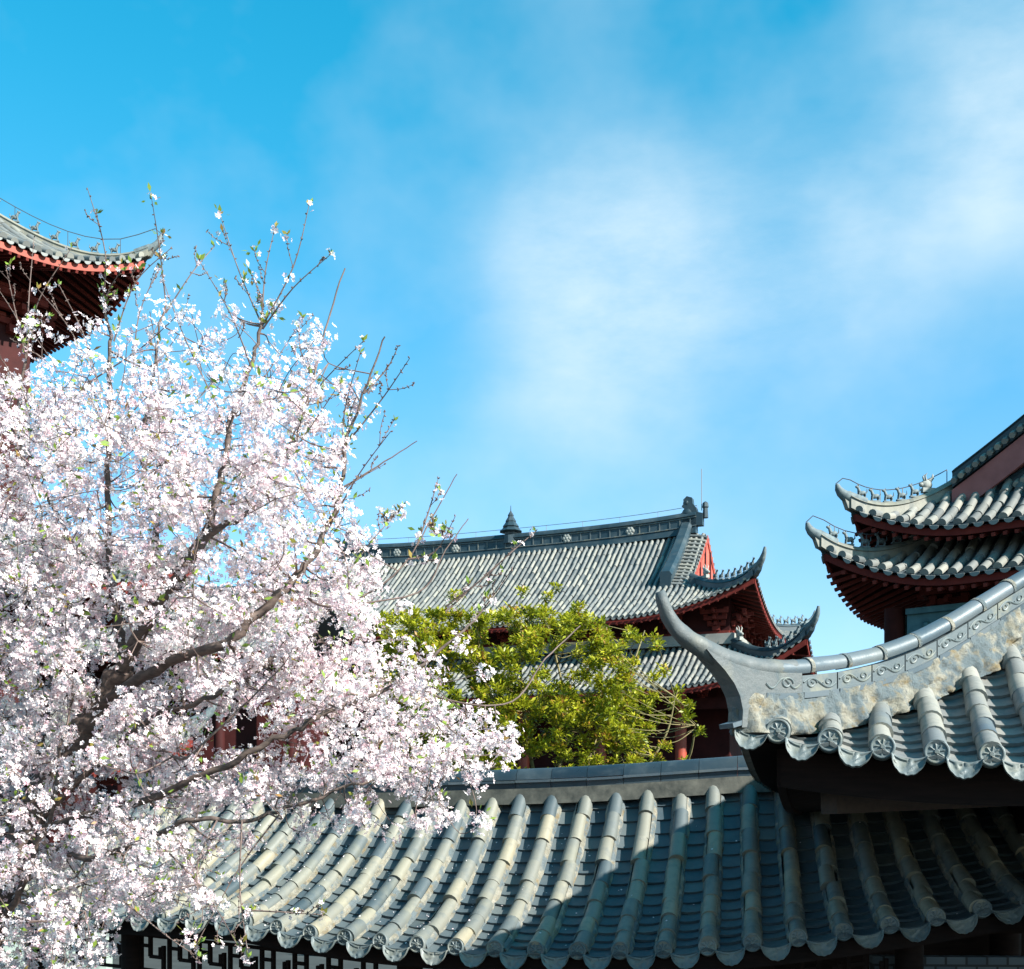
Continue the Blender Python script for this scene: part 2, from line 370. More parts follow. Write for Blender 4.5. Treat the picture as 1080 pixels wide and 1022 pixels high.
def deck(face, us, nr, h, mb, r0=0.0, r1=None):
    """thin sheet following the slope (boards under the tiles)"""
    cols = []
    for u in us:
        rm = max(face.rmax(u), 0.0) if r1 is None else min(r1, max(face.rmax(u), 0.0))
        cols.append([face.pt(u, r0 + (max(rm, r0 + 1e-3) - r0) * i / nr, h) for i in range(nr + 1)])
    mb.rings(cols, False, (False, False))
def frange(a, b, n): return [a + (b - a) * i / n for i in range(n + 1)]
def sym(a, s):                       # tube positions centred on the slope, spacing near s
    n = int(2 * a / s); q = 2 * a / n
    return [-a + q * (i + 0.5) for i in range(n)]

def tile_end_mesh(rad=0.056, name='tile_end'):
    """round moulded end of a tube tile: rim, recess, rosette. Faces -y."""
    mb = MB(); n = 32; rs = [0.0, 0.16, 0.22, 0.30, 0.45, 0.60, 0.72, 0.78, 0.84, 0.92, 1.0]
    def hgt(q, th):
        if q <= 0.18: return 0.008
        if q < 0.26: return 0.002
        if q < 0.75: return 0.001 + 0.0065 * max(0, math.cos(8 * th)) * math.sin(PI * (q - 0.22) / 0.53)
        if q < 0.82: return 0.002
        return 0.008 if q < 0.95 else 0.004
    rings = [[V((q * rad * math.cos(2 * PI * i / n), -hgt(q, 2 * PI * i / n), q * rad * math.sin(2 * PI * i / n))) for i in range(n)] for q in [max(x, 0.01) for x in rs]]
    rings.append([V((rad * math.cos(2 * PI * i / n), 0.05, rad * math.sin(2 * PI * i / n))) for i in range(n)])
    mb.rings(rings, True, (True, True), 0.5)
    return mb.mesh(name, M['end'], 35)
def drip_mesh(w=0.10, H=0.072, sag=0.03, seed=1, name='drip_tile'):
    """fan-shaped moulded drip tile hanging under the end of a row of pan tiles. Faces -y, origin on the pan edge line."""
    rnd = random.Random(seed); ph = [rnd.uniform(0, 6.28) for _ in range(6)]
    mb = MB(); nx, nz = 26, 9; front = []; back = []
    for i in range(nx + 1):
        x = -1 + 2 * i / nx
        top = -sag * (1 - x * x) + 0.006
        dep = H * (max(0.0, 1 - abs(x) ** 2.4)) ** 0.55 + 0.010 + 0.006 * abs(math.cos(x * PI * 2.5)) * (1 - x * x)
        f = []; b = []
        for k in range(nz + 1):
            t = k / nz; z = top - t * dep * 1.0 - 0
            edge = min(min(t, 1 - t) * dep, (1 - abs(x)) * w)
            y = -0.008 if edge < 0.009 else (0.0 - 0.009 * max(0, math.sin(x * 9 + ph[0] + 2.2 * math.sin(t * 5 + ph[1])) * math.sin(t * 7 + ph[2] + x * 3)))
            out = -0.022 * t
            f.append(V((x * w, y + out, z))); b.append(V((x * w, 0.012 + out, z)))
        front.append(f); back.append(b)
    mb.rings(front, False, (False, False)); mb.rings(back, False, (False, False))
    rim = [f[0] for f in front] + [front[-1][k] for k in range(1, nz + 1)] + [f[-1] for f in reversed(front[:-1])] + [front[0][k] for k in range(nz - 1, 0, -1)]
    rimb = [f[0] for f in back] + [back[-1][k] for k in range(1, nz + 1)] + [f[-1] for f in reversed(back[:-1])] + [back[0][k] for k in range(nz - 1, 0, -1)]
    mb.rings([rim, rimb], True, (False, False))
    return mb.mesh(name, M['end'], 40)
def face_matrix(face, u, r, h, tilt=0.0):
    p, e, b, n = face.frame(u, r)
    bh = V((0, 0, 1)).cross(e); bh = bh.normalized(); up = e.cross(bh).normalized()
    rot = Matrix((e, bh, up)).transposed().to_4x4()
    return Matrix.Translation(p + n * h) @ rot @ Matrix.Rotation(tilt, 4, 'X')
def var_copy(me, v):
    m2 = me.copy(); m2.attributes['var'].data.foreach_set('value', np.full(len(m2.polygons), v, dtype=np.float32)); return m2
def eave_ends(face, us, parent, end_mes, drip_mes, h_end, h_drip, r_end=-0.012, r_drip=-0.05, roll=True):
    for u in us:
        o = link('tile_end', random.choice(end_mes), parent)
        o.matrix_local = face_matrix(face, u, r_end, h_end, R(random.gauss(-6, 2))) @ (Matrix.Rotation(random.uniform(0, 6.28), 4, 'Y') if roll else Matrix())
    for ua, ub in zip(us[:-1], us[1:]):
        o = link('drip_tile', random.choice(drip_mes), parent)
        o.matrix_local = face_matrix(face, (ua + ub) / 2, r_drip, h_drip, R(random.gauss(-14, 3)))

def spline(pts, n):
    out = []
    for i in range(len(pts) - 1):
        p0, p1, p2, p3 = pts[max(i - 1, 0)], pts[i], pts[i + 1], pts[min(i + 2, len(pts) - 1)]
        for k in range(n):
            t = k / n
            out.append(0.5 * ((2 * p1) + (p2 - p0) * t + (2 * p0 - 5 * p1 + 4 * p2 - p3) * t * t + (3 * p1 - p0 - 3 * p2 + p3) * t ** 3))
    out.append(pts[-1]); return out
def lumpy(mb, amp, freq):
    mb.v = [tuple(V(p) + mnoise.noise_vector(V(p) * freq) * amp) for p in mb.v]; return mb
# ------------------------------------------------------------------ ground
g = MB(); g.add([(-900, -60, GROUND), (900, -60, GROUND), (900, 1600, GROUND), (-900, 1600, GROUND)], [(0, 1, 2, 3)])
struct('ground', g, M['paving'])
gwl = MB(); gwl.box((-7.4, 15.0, (GROUND - 1.12) / 2), (2.5, 0.12, (-1.12 - GROUND) / 2)); gw_o = gwl.build('garden_wall', M['plaster']); tag(gw_o, 'low pale plastered wall under the gallery eave at the bottom left', 'wall')
tr = MB(); tr.box((0, -2.2, (GROUND - 1.62) / 2 + 0.02), (4, 3.4, (-1.6 - GROUND) / 2 - 0.02))
struct('terrace', tr, M['greywall'])

# ------------------------------------------------------------------ near: the curved covered gallery
def interp(tab, x):
    if x <= tab[0][0]: return tab[0][1]
    for (a, b), (c, d) in zip(tab[:-1], tab[1:]):
        if x <= c: return b + (d - b) * (x - a) / (c - a)
    return tab[-1][1]
def smooth_tab(tab, it=2):
    xs = [t[0] for t in tab]; ys = [t[1] for t in tab]
    for _ in range(it): ys = [ys[0]] + [(ys[i - 1] + 2 * ys[i] + ys[i + 1]) / 4 for i in range(1, len(ys) - 1)] + [ys[-1]]
    return list(zip(xs, ys))
GR = 12.0; GRUN = 1.40; GA0 = R(12.5)
_P = at(700, 1000, 7.4); GC = V((_P.x + GR * math.sin(GA0), _P.y + GR * math.cos(GA0), 0))
def g_xy(u, r): al = GA0 - u / GR; return GC.x - (GR - r) * math.sin(al), GC.y - (GR - r) * math.cos(al)
def z_table(rows, r):
    tab = []
    for i in range(-70, 45):
        u = i * 0.1; x, y = g_xy(u, r); px = 540 + FPX * x / y
        if rows[0][0] - 8 <= px <= rows[-1][0] + 8: tab.append((u, (HOR - interp(rows, px)) / FPX * y))
    return smooth_tab(tab, 40)
ZE = z_table([(244, 965), (317, 981), (391, 989.5), (473, 995.5), (565, 999), (654, 1001), (702, 1000), (750, 997), (845, 985), (935, 974), (1030, 957), (1072, 947)], 0)
ZR = z_table([(220, 836), (389, 843), (493, 838), (554, 838), (650, 834), (780, 824)], GRUN)
def build_gallery():
    root = thing('covered_gallery', 'low curved gallery roofed in weathered grey tube tiles, half in the shadow of the pavilion', 'gallery', (g_xy(0, 0.7)[0], g_xy(0, 0.7)[1], GROUND))
    off = -root.location
    def B(mb, name, mat, smooth=False, parent=None):
        o = mb.build(name, mat, parent or root, smooth)
        if parent is None: o.matrix_local = Matrix.Translation(off)
        return o
    ze = lambda u: interp(ZE, u) - 0.035; zr = lambda u: interp(ZR, u) - 0.02
    f = ArcFace(GC, GR, GA0, GRUN, ze, zr, 1); fb = ArcFace(GC, GR, GA0, GRUN, ze, zr, -1)
    sp = 0.262; us = [sp * i for i in range(-22, 10)]
    # a tube stands at the photograph's disc x = 702
    T = MB(); P = MB(); tiles(f, us, 0.051, 0.178, T, P, 0.092, 0.030, 8, 0.05, 0.020, jit=0.0085, ends=True)
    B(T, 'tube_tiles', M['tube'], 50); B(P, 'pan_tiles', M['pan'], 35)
    T = MB(); usb = [-u for u in reversed(us)]; tiles(fb, usb, 0.056, 0.3, T, None, seg=5, h0=0.02); D = MB(); deck(fb, frange(usb[0], usb[-1], 30), 6, 0.0, D)
    B(T, 'back_tube_tiles', M['tube'], 50); B(D, 'back_pan_tiles', M['pan'])
    # mortar bedding either side of each tube
    mo = MB()
    for u in us:
        n = 30
        for sgn in (-1, 1):
            a = []; 
            for i in range(n + 1):
                r = GRUN * i / n; p, e, b, nn = f.frame(u, r); w = 0.055 + random.uniform(-0.002, 0.010)
                a.append([p + e * (sgn * 0.044) + nn * 0.034, p + e * (sgn * w) + nn * 0.016, p + e * (sgn * (w + 0.006)) - nn * 0.012])
            mo.rings(a, False, (False, False))
    B(mo, 'bedding_mortar', M['mortar'])
    D = MB(); deck(f, frange(us[0] - 0.13, us[-1] + 0.13, 60), 8, -0.045, D, 0.03); B(D, 'roof_deck', M['wood'])
    # ridge: bedding course, moulded band, dark cap
    ul = frange(us[0] - 0.1, us[-1] + 0.1, 54)
    path = [V((*g_xy(u, GRUN), zr(u))) for u in ul]
    rg = MB(); rg.sweep(path, [(-0.11, -0.06), (-0.085, 0.055), (0.085, 0.055), (0.11, -0.06)], upz=True); ridge = B(rg, 'ridge', M['dirt'])
    def cap_run(lo, hi, prof, L, gap, mat, name):
        mb = MB(); x = us[0] - 0.1
        while x < us[-1] + 0.1:
            pp = [V((*g_xy(q, GRUN), zr(q))) for q in frange(x, x + L - gap, 2)]
            dz = random.gauss(0, 0.002); pp = [p + V((0, 0, dz)) for p in pp]
            mb.sweep(pp, prof, upz=True, var=rv()); x += L
        mb.build(name, mat, ridge, 40)
    cap_run(0, 0, [(-0.075, 0.050), (-0.075, 0.098), (0.075, 0.098), (0.075, 0.050)], 0.30, 0.004, M['darkridge'], 'ridge_band')
    cap_run(0, 0, [(-0.095, 0.098), (-0.095, 0.116), (0.095, 0.116), (0.095, 0.098)], 0.30, 0.004, M['ridgecap'], 'ridge_moulding')
    hc = [(0.072 * math.cos(a), 0.118 + 0.085 * math.sin(a)) for a in [PI * i / 8 for i in range(9)]]
    cap_run(0, 0, hc, 0.30, 0.003, M['darkridge'], 'ridge_cap')
    ends = [var_copy(tile_end_mesh(0.055), v) for v in (0.15, 0.4, 0.7, 0.9)]
    drips = [var_copy(drip_mesh(0.088, 0.066, 0.024, k), v) for k, v in enumerate((0.3, 0.5, 0.7, 0.95))]
    class Shift:
        pass
    eave = bpy.data.objects.new('eave_edge', None)
    hold = root
    n0 = len(COL.objects)
    for u in us:
        o = link('tile_end', random.choice(ends), root); o.matrix_local = Matrix.Translation(off) @ face_matrix(f, u, -0.012, 0.020, R(random.gauss(-8, 2))) @ Matrix.Rotation(random.uniform(0, 6.28), 4, 'Y')
    for ua, ub in zip(us[:-1], us[1:]):
        o = link('drip_tile', random.choice(drips), root); o.matrix_local = Matrix.Translation(off) @ face_matrix(f, (ua + ub) / 2, -0.035, 0.0, R(random.gauss(-12, 3)))
    # fascia, eave beam, soffit boards
    uf = frange(us[0] - 0.1, us[-1] + 0.15, 50)
    b = MB(); b.sweep([f.base(u, 0.05) for u in uf], [(-0.02, -0.155), (-0.02, -0.062), (0.02, -0.062), (0.02, -0.155)], upz=True); B(b, 'fascia_board', M['wood'])
    b = MB(); b.sweep([f.base(u, 0.36) for u in uf], [(-0.06, -0.30), (-0.06, -0.10), (0.06, -0.10), (0.06, -0.30)], upz=True); B(b, 'eave_beam', M['wood'])
    # columns, hanging fretwork
    ucol = []
    for px in (-60, 141, 430, 690, 960):
        best = min(frange(-5.7, 2.3, 300), key=lambda u: abs(540 + FPX * g_xy(u, 0.36)[0] / g_xy(u, 0.36)[1] - px)); ucol.append(best)
    for u in ucol:
        x, y = g_xy(u, 0.36); c = MB(); c.lathe((x, y, 0), [(0.085, GROUND + 0.12), (0.085, ze(u) - 0.10)], 14); B(c, 'column', M['wood'], 40)
        c = MB(); c.lathe((x, y, 0), [(0.15, GROUND), (0.17, GROUND + 0.06), (0.12, GROUND + 0.13)], 14); B(c, 'column_base', M['greywall'], 40)
    for ua, ub in zip(ucol[:-1], ucol[1:]):
        fr = MB(); zt = -0.17; hh = 0.26; n = 12
        xa, ya = g_xy(ua, 0.36); xb, yb = g_xy(ub, 0.36); A = V((xa, ya, ze(ua))); Bv = V((xb, yb, ze(ub)))
        d = (Bv - A); L = d.length; d.normalize(); A = A + d * 0.08; L -= 0.16
        def bar(x0, z0, x1, z1): fr.bar(A + d * x0 + V((0, 0, z0)), A + d * x1 + V((0, 0, z1)), 0.028, 0.024, V((0, 0, 1)) if z0 == z1 else V((d.x, d.y, 0)))
        bar(0, zt, L, zt); bar(0, zt - hh, L, zt - hh)
        m = int(L / 0.26); q = L / m
        for k in range(m):
            x = k * q
            bar(x, zt, x, zt - hh); bar(x + q * .35, zt, x + q * .35, zt - hh * .6); bar(x + q * .35, zt - hh * .6, x + q * .8, zt - hh * .6)
            bar(x + q * .7, zt - hh * .3, x + q * .7, zt - hh * .6); bar(x, zt - hh * .3, x + q * .35, zt - hh * .3); bar(x + q * .8, zt - hh, x + q * .8, zt - hh * .25)
        B(fr, 'fretwork_panel', M['wood'])
    # back wall (dark boards) to the right, low brick infill at the far right
    b = MB(); uw = frange(-2.35, us[-1] + 0.9, 26); b.sweep([V((*g_xy(u, 2.3), 0)) for u in uw], [(-0.04, GROUND), (-0.04, -0.42), (0.04, -0.42), (0.04, GROUND)], upz=True); B(b, 'back_wall', M['wood'])
    b = MB(); uw = frange(1.3, us[-1] + 0.15, 10); b.sweep([V((*g_xy(u, 0.55), 0)) for u in uw], [(-0.06, GROUND), (-0.06, -0.76), (0.06, -0.76), (0.06, GROUND)], upz=True); B(b, 'brick_wall', M['brick'])
build_gallery()

# ------------------------------------------------------------------ near: the corner pavilion on the right
PPHI = R(-15); PA = 2.75
PC = at(783, 790, 5.8)                                # plan corner of its eaves nearest to us
def build_pavilion():
    e = V((math.cos(PPHI), math.sin(PPHI), 0)); b = V((-math.sin(PPHI), math.cos(PPHI), 0))
    cen = V((PC.x, PC.y, 0)) + (e + b) * PA
    root = thing('garden_pavilion', 'nearest grey tiled pavilion roof corner with an upswept horn and scrollwork ridge', 'pavilion', (cen.x, cen.y, GROUND), PPHI)
    inv = (Matrix.Translation((cen.x, cen.y, GROUND)) @ Matrix.Rotation(PPHI, 4, 'Z')).inverted()
    zE = 0.335 - GROUND
    zf = lambda r: zE + 0.385 * r + 0.085 * r * abs(r)
    L0, Lc = 0.17, 1.35
    lift = lambda c, r: L0 * max(0, 1 - max(c, 0) / Lc) ** 2 * max(0, 1 - max(r, 0) / Lc) ** 2
    f = Face((0, -PA), (1, 0), (0, 1), PA, PA, zf, lift)
    sp = 0.2345; us = []
    u = -PA + 0.16
    while u < PA - 0.1: us.append(u); u += sp
    T = MB(); P = MB(); tiles(f, us, 0.053, 0.205, T, P, 0.118, 0.032, 8, 0.055, 0.022, jit=0.005, r_in=0.02)
    P2 = MB()
    D = MB(); deck(f, frange(-PA, PA, 44), 10, -0.05, D)
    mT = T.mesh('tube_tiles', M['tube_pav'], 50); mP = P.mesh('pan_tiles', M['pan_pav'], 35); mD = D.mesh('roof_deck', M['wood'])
    fa = MB(); fu = frange(-PA + 0.17, PA - 0.17, 40)
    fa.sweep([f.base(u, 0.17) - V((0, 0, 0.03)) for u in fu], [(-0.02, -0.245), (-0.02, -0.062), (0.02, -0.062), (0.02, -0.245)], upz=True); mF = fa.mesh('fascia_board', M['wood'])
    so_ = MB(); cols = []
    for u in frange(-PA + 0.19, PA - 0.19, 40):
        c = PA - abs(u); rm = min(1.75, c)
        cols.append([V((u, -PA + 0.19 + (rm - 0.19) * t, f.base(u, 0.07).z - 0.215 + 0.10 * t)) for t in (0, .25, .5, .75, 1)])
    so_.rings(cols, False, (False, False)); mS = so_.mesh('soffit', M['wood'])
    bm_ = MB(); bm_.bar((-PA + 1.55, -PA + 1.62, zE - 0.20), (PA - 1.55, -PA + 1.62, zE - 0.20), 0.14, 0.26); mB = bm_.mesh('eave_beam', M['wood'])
    for k in range(4):
        for nm, me in (('tube_tiles', mT), ('pan_tiles', mP), ('roof_deck', mD), ('fascia_board', mF), ('soffit', mS), ('eave_beam', mB)):
            o = link(nm, me, root); o.rotation_euler = (0, 0, k * PI / 2)
    ends = [var_copy(tile_end_mesh(0.057), v) for v in (0.2, 0.45, 0.7, 0.9)]
    drips = [var_copy(drip_mesh(0.078, 0.066, 0.022, 10 + k), v) for k, v in enumerate((0.3, 0.55, 0.8, 0.95))]
    eave_ends(f, us, root, ends, drips, 0.022, 0.0, -0.012, -0.035)
    # the drip tile that turns the corner
    o = link('drip_tile', drips[1], root); o.matrix_local = face_matrix(f, -PA + 0.045, -0.035, 0.0, R(-14))
        # ---- the hip ridge, profile read along its own vertical plane
    D3 = (e + b).normalized()
    def hit(px, py):
        k = (px - 540) / FPX; s = (k * PC.y - PC.x) / (D3.x - D3.y * k); Y = PC.y + D3.y * s
        return s, (HOR - py) / FPX * Y - GROUND
    cap = [hit(*q) for q in ((791, 704), (815, 706), (840, 705), (885, 700.5), (930, 690.5), (970, 675), (1005, 656), (1040, 634), (1080, 609))]
    sl_, zl_ = cap[-1]; slope = (cap[-1][1] - cap[-2][1]) / (cap[-1][0] - cap[-2][0])
    smax = PA * math.sqrt(2)
    zs = lambda s: zf(s / math.sqrt(2)) + lift(s / math.sqrt(2), s / math.sqrt(2))
    n_ext = 6
    d_end = cap[-1][1] - zs(sl_)
    for i in range(1, n_ext + 1):
        s = sl_ + (smax - sl_) * i / n_ext; cap.append((s, zs(s) + d_end))
    def zc(s):
        return interp(cap, s)
    samp = smooth_tab([(s, zc(s)) for s in frange(cap[0][0], smax, 120)], 6)
    zc2 = lambda s: interp(samp, s)
    print('pavilion ridge above surface:', [(round(s, 2), round(zc2(s) - zs(s), 3)) for s in frange(0.05, 2.4, 8)])
    q45 = V((1, 1, 0)).normalized(); side = V((1, -1, 0)).normalized(); cor = V((-PA, -PA, 0))
    def w(s, z, off=0.0): return cor + q45 * s + side * off + V((0, 0, z))
    ridges = []
    rt = MB()          # mortar body: from the roof surface up to the band
    st = frange(-0.045, smax - 0.02, 330); rings = []
    rnd = random.Random(5)
    n = 12
    for s in st:
        zt = zc2(s) - 0.125; zb = min(zs(max(s, 0)) - 0.03, zt - 0.02)
        end = min(1.0, max(0.25, (s + 0.05) / 0.06))
        def half(sg):
            out = []
            for i in range(n + 1):
                t = i / n; z = zb + (zt - zb) * t
                lump = mnoise.noise(V((s * 9, sg * 4.0, z * 11))) * 0.030 + mnoise.noise(V((s * 27, sg * 9.0, z * 29))) * 0.017 + mnoise.noise(V((s * 70, sg * 9.0, z * 70))) * 0.007
                lump -= 0.030 * max(0, 0.35 - abs(mnoise.noise(V((s * 14 + 5, sg * 3.0, z * 16))))) / 0.35
                hw = (0.058 + 0.070 * (1 - t) ** 1.25 + lump * (1 - 0.6 * t)) * end
                out.append((hw, z))
            return out
        ring = [w(s, z, h) for h, z in half(1)] + [w(s, z, -h) for h, z in reversed(half(-1))]
        rings.append(ring)
    rt.rings(rings, True, (True, True)); mR = rt.mesh('hip_ridge', M['mortar'], 60)
    # scroll band panels
    bd = MB(); ml = MB(); sc = MB(); s = 0.10; L = 0.235
    while s < smax - 0.15:
        ss = frange(s + 0.004, s + L - 0.004, 4)
        v = rv()
        bd.sweep([w(q, zc2(q)) for q in ss], [(-0.040, -0.128), (-0.040, -0.040), (0.040, -0.040), (0.040, -0.128)], side, upz=True, var=v)
        ml.sweep([w(q, zc2(q)) for q in ss], [(-0.054, -0.150), (-0.056, -0.122), (0.056, -0.122), (0.054, -0.150)], side, upz=True, var=rv())
        # relief: two running scrolls on each side
        for sg in (-1, 1):
            for c0, dr in ((0.27, 1), (0.73, -1)):
                pts = []
                for i in range(26):
                    th = i / 25 * 2.6 * PI; rr = 0.028 * (1 - 0.78 * i / 25)
                    q = s + L * c0 + rr * math.cos(th + (0 if dr > 0 else PI)) * 1.25; zz = zc2(q) - 0.082 + dr * rr * math.sin(th) * 0.95
                    pts.append(w(q, zz, sg * 0.041))
                sc.tube(pts, 0.0052, 5)
            pts = [w(q, zc2(q) - 0.082 + 0.026 * math.sin((q - s) / L * 2 * PI), sg * 0.041) for q in frange(s + 0.012, s + L - 0.012, 18)]
            sc.tube(pts, 0.0052, 5)
        s += L
    mBd = bd.mesh('scroll_band', M['band']); mMl = ml.mesh('ridge_moulding', M['ridgecap']); mSc = sc.mesh('scroll_relief', M['end'], True)
    cp = MB(); s = 0.16; Lc_ = 0.245; cr = 0.046
    sec = [(cr * 1.12 * math.cos(a), cr * math.sin(a)) for a in [R(-35) + R(250) * i / 12 for i in range(13)]]
    joints = []
    while s < smax - 0.05:
        ss = frange(s, s + Lc_ - 0.004, 4); dd = rnd.gauss(0, 0.003); dv = rnd.gauss(0, 0.002)
        cp.sweep([w(q, zc2(q) + dd, dv) for q in ss], sec, side, var=rv(0.0, 0.9), scale=[1.03, 1.0, 0.99, 0.98, 0.97])
        q = s + Lc_ - 0.002; jt = MB(); jt.sweep([w(q - 0.012, zc2(q - 0.012), 0), w(q + 0.010, zc2(q + 0.010), 0)], sec, side, scale=[1.06, 1.06])
        joints.append(jt.mesh('cap_joint', M['mortar'])); s += Lc_
    mCp = cp.mesh('ridge_cap', M['ridgecap'], 50)
    # the horn: thick plain clay, sweeping up from the end of the cap
    hp = [hit(*q) for q in ((697, 627), (699, 635), (703, 646), (711, 659), (723, 672), (738, 682), (752, 690.5), (770, 698), (791, 704), (812, 706), (836, 705.5))]
    hr = [0.023, 0.030, 0.033, 0.036, 0.041, 0.046, 0.050, 0.051, 0.051, 0.049, 0.047]
    hp = [(s, z) for s, z in hp]
    hn = MB(); hsp = spline([w(s, z) for s, z in hp], 5); hrs = [interp(list(enumerate(hr)), i / 5) for i in range(len(hsp))]
    hn.tube([w(hp[0][0] - 0.004, hp[0][1] + 0.012)] + hsp, [0.018] + hrs, 16)
    hn = lumpy(hn, 0.007, 14)
    mHn = hn.mesh('ridge_horn', M['horn'], 70)
    # throat: the plain curved web from under the horn down to the eave corner
    top = [hit(*q) for q in ((738, 686), (752, 694), (770, 702), (791, 708), (812, 711), (838, 711))]
    bot = [hit(*q) for q in ((775, 768), (776, 750), (773, 735), (767, 722), (757, 708), (745, 695))]
    low = [hit(*q) for q in ((838, 738), (800, 745), (792, 768))]
    th = MB(); th.slab([w(s, z) for s, z in top + low + bot], side * 0.052)
    mTh = th.mesh('ridge_throat', M['horn'])
    # small lip tile at the very corner
    lp = MB(); s0, z0 = hit(766, 766); s1, z1 = hit(792, 760); lp.bar(w(s0, z0), w(s1, z1 + 0.01), 0.10, 0.022); mLp = lp.mesh('corner_lip', M['ridgecap'])
    # relief scroll on the throat
    rl = MB()
    pts = [hit(800 + 36 * t, 722 + 5 * math.sin(t * 2 * PI * 1.5)) for t in frange(0, 1, 24)]
    for sg in (-1, 1): rl.tube([w(s, z, sg * 0.053) for s, z in pts], 0.0055, 5)
    for sg in (-1, 1):
        pts = [];
        for i in range(24):
            tt = i / 23 * 2.4 * PI; rr = 6.5 * (1 - 0.75 * i / 23); pts.append(hit(822 + rr * math.cos(tt), 722 - rr * math.sin(tt)))
        rl.tube([w(s, z, sg * 0.053) for s, z in pts], 0.0055, 5)
    mRl = rl.mesh('throat_relief', M['end'], True)
    cb = MB(); cb.bar(w(0.55, zE - 0.16), w(2.0, zE - 0.10), 0.11, 0.15); mCb = cb.mesh('corner_beam', M['brown'])
    for k in range(4):
        rid = link('hip_ridge', mR, root); rid.rotation_euler = (0, 0, k * PI / 2)
        for nm, me in (('scroll_band', mBd), ('ridge_moulding', mMl), ('scroll_relief', mSc), ('ridge_cap', mCp), ('ridge_horn', mHn), ('ridge_throat', mTh), ('corner_lip', mLp), ('throat_relief', mRl)):
            link(nm, me, rid)
        if k == 0:
            for me in joints: link('cap_joint', me, rid)
        o = link('corner_beam', mCb, root); o.rotation_euler = (0, 0, k * PI / 2)
    zt = zs(smax)
    fn = MB(); fn.lathe((0, 0, 0), [(0.30, zt - 0.1), (0.26, zt + 0.15), (0.14, zt + 0.22), (0.22, zt + 0.38), (0.22, zt + 0.5), (0.1, zt + 0.62), (0.04, zt + 0.8), (0.01, zt + 0.95)], 16); fn.build('finial', M['darkridge'], root, 40)
    for sx in (-1, 1):
        for sy in (-1, 1):
            q = PA - 1.62
            c = MB(); c.lathe((sx * q, sy * q, 0), [(0.11, 0.12), (0.11, zE - 0.08)], 16); c.build('column', M['wood'], root, 40)
            c = MB(); c.lathe((sx * q, sy * q, 0), [(0.18, 0), (0.2, 0.07), (0.14, 0.13)], 16); c.build('column_base', M['greywall'], root, 40)
M['horn'] = tile_mat('weathered_grey_clay', [(0, (0.075, 0.092, 0.10)), (0.5, (0.125, 0.14, 0.142)), (1, (0.18, 0.185, 0.17))], nscale=13, lich=0.4, rough=0.6, stain_amt=0.85, bumpd=0.012)
build_pavilion()

# ------------------------------------------------------------------ far roofs: shared parts
def beast_mesh():
    """small crouching ridge animal, about 0.5 m, looking along -x (down the ridge)"""
    mb = MB()
    mb.box((0, 0, 0.03), (0.20, 0.07, 0.03))
    mb.ball((0.03, 0, 0.24), 0.17, 0.075, 0.095, rot=Matrix.Rotation(R(-22), 3, 'Y'))
    mb.tube([(-0.07, 0, 0.28), (-0.12, 0, 0.40), (-0.14, 0, 0.46)], [0.075, 0.06, 0.05], 7)
    mb.ball((-0.18, 0, 0.48), 0.095, 0.055, 0.06, rot=Matrix.Rotation(R(15), 3, 'Y'))
    for s in (-1, 1):
        mb.tube([(-0.10, s * 0.045, 0.26), (-0.13, s * 0.045, 0.06)], [0.038, 0.026], 6)
        mb.tube([(0.12, s * 0.045, 0.22), (0.16, s * 0.045, 0.14), (0.13, s * 0.045, 0.06)], [0.05, 0.035, 0.026], 6)
        mb.tube([(-0.13, s * 0.03, 0.52), (-0.11, s * 0.04, 0.59)], [0.02, 0.006], 5)
    mb.tube([(0.17, 0, 0.22), (0.25, 0, 0.30), (0.24, 0, 0.44)], [0.03, 0.028, 0.008], 6)
    return mb.mesh('ridge_beast', M['beast'], 60)
BEAST = beast_mesh()
def dragon_head_mesh():
    mb = MB(); mb.box((0, 0, 0.10), (0.30, 0.12, 0.10)); mb.ball((-0.08, 0, 0.36), 0.27, 0.14, 0.22); mb.ball((-0.30, 0, 0.34), 0.15, 0.10, 0.10)
    mb.tube([(0.05, 0, 0.5), (0.20, 0, 0.66), (0.20, 0, 0.82)], [0.10, 0.07, 0.02], 7); mb.tube([(-0.15, 0.07, 0.52), (-0.2, 0.10, 0.72), (-0.1, 0.11, 0.84)], [0.05, 0.035, 0.01], 6); mb.tube([(-0.15, -0.07, 0.52), (-0.2, -0.10, 0.72), (-0.1, -0.11, 0.84)], [0.05, 0.035, 0.01], 6)
    return mb.mesh('dragon_head', M['pale_beast'], 60)
M['pale_beast'] = noisy('pale_weathered_clay', (0.15, 0.16, 0.15), (0.28, 0.28, 0.25), 6)
DRAGON = dragon_head_mesh()
def place(me, name, parent, p, ang, sc):
    o = link(name, me, parent); o.location = p; o.rotation_euler = (0, 0, ang); o.scale = (sc,) * 3; return o

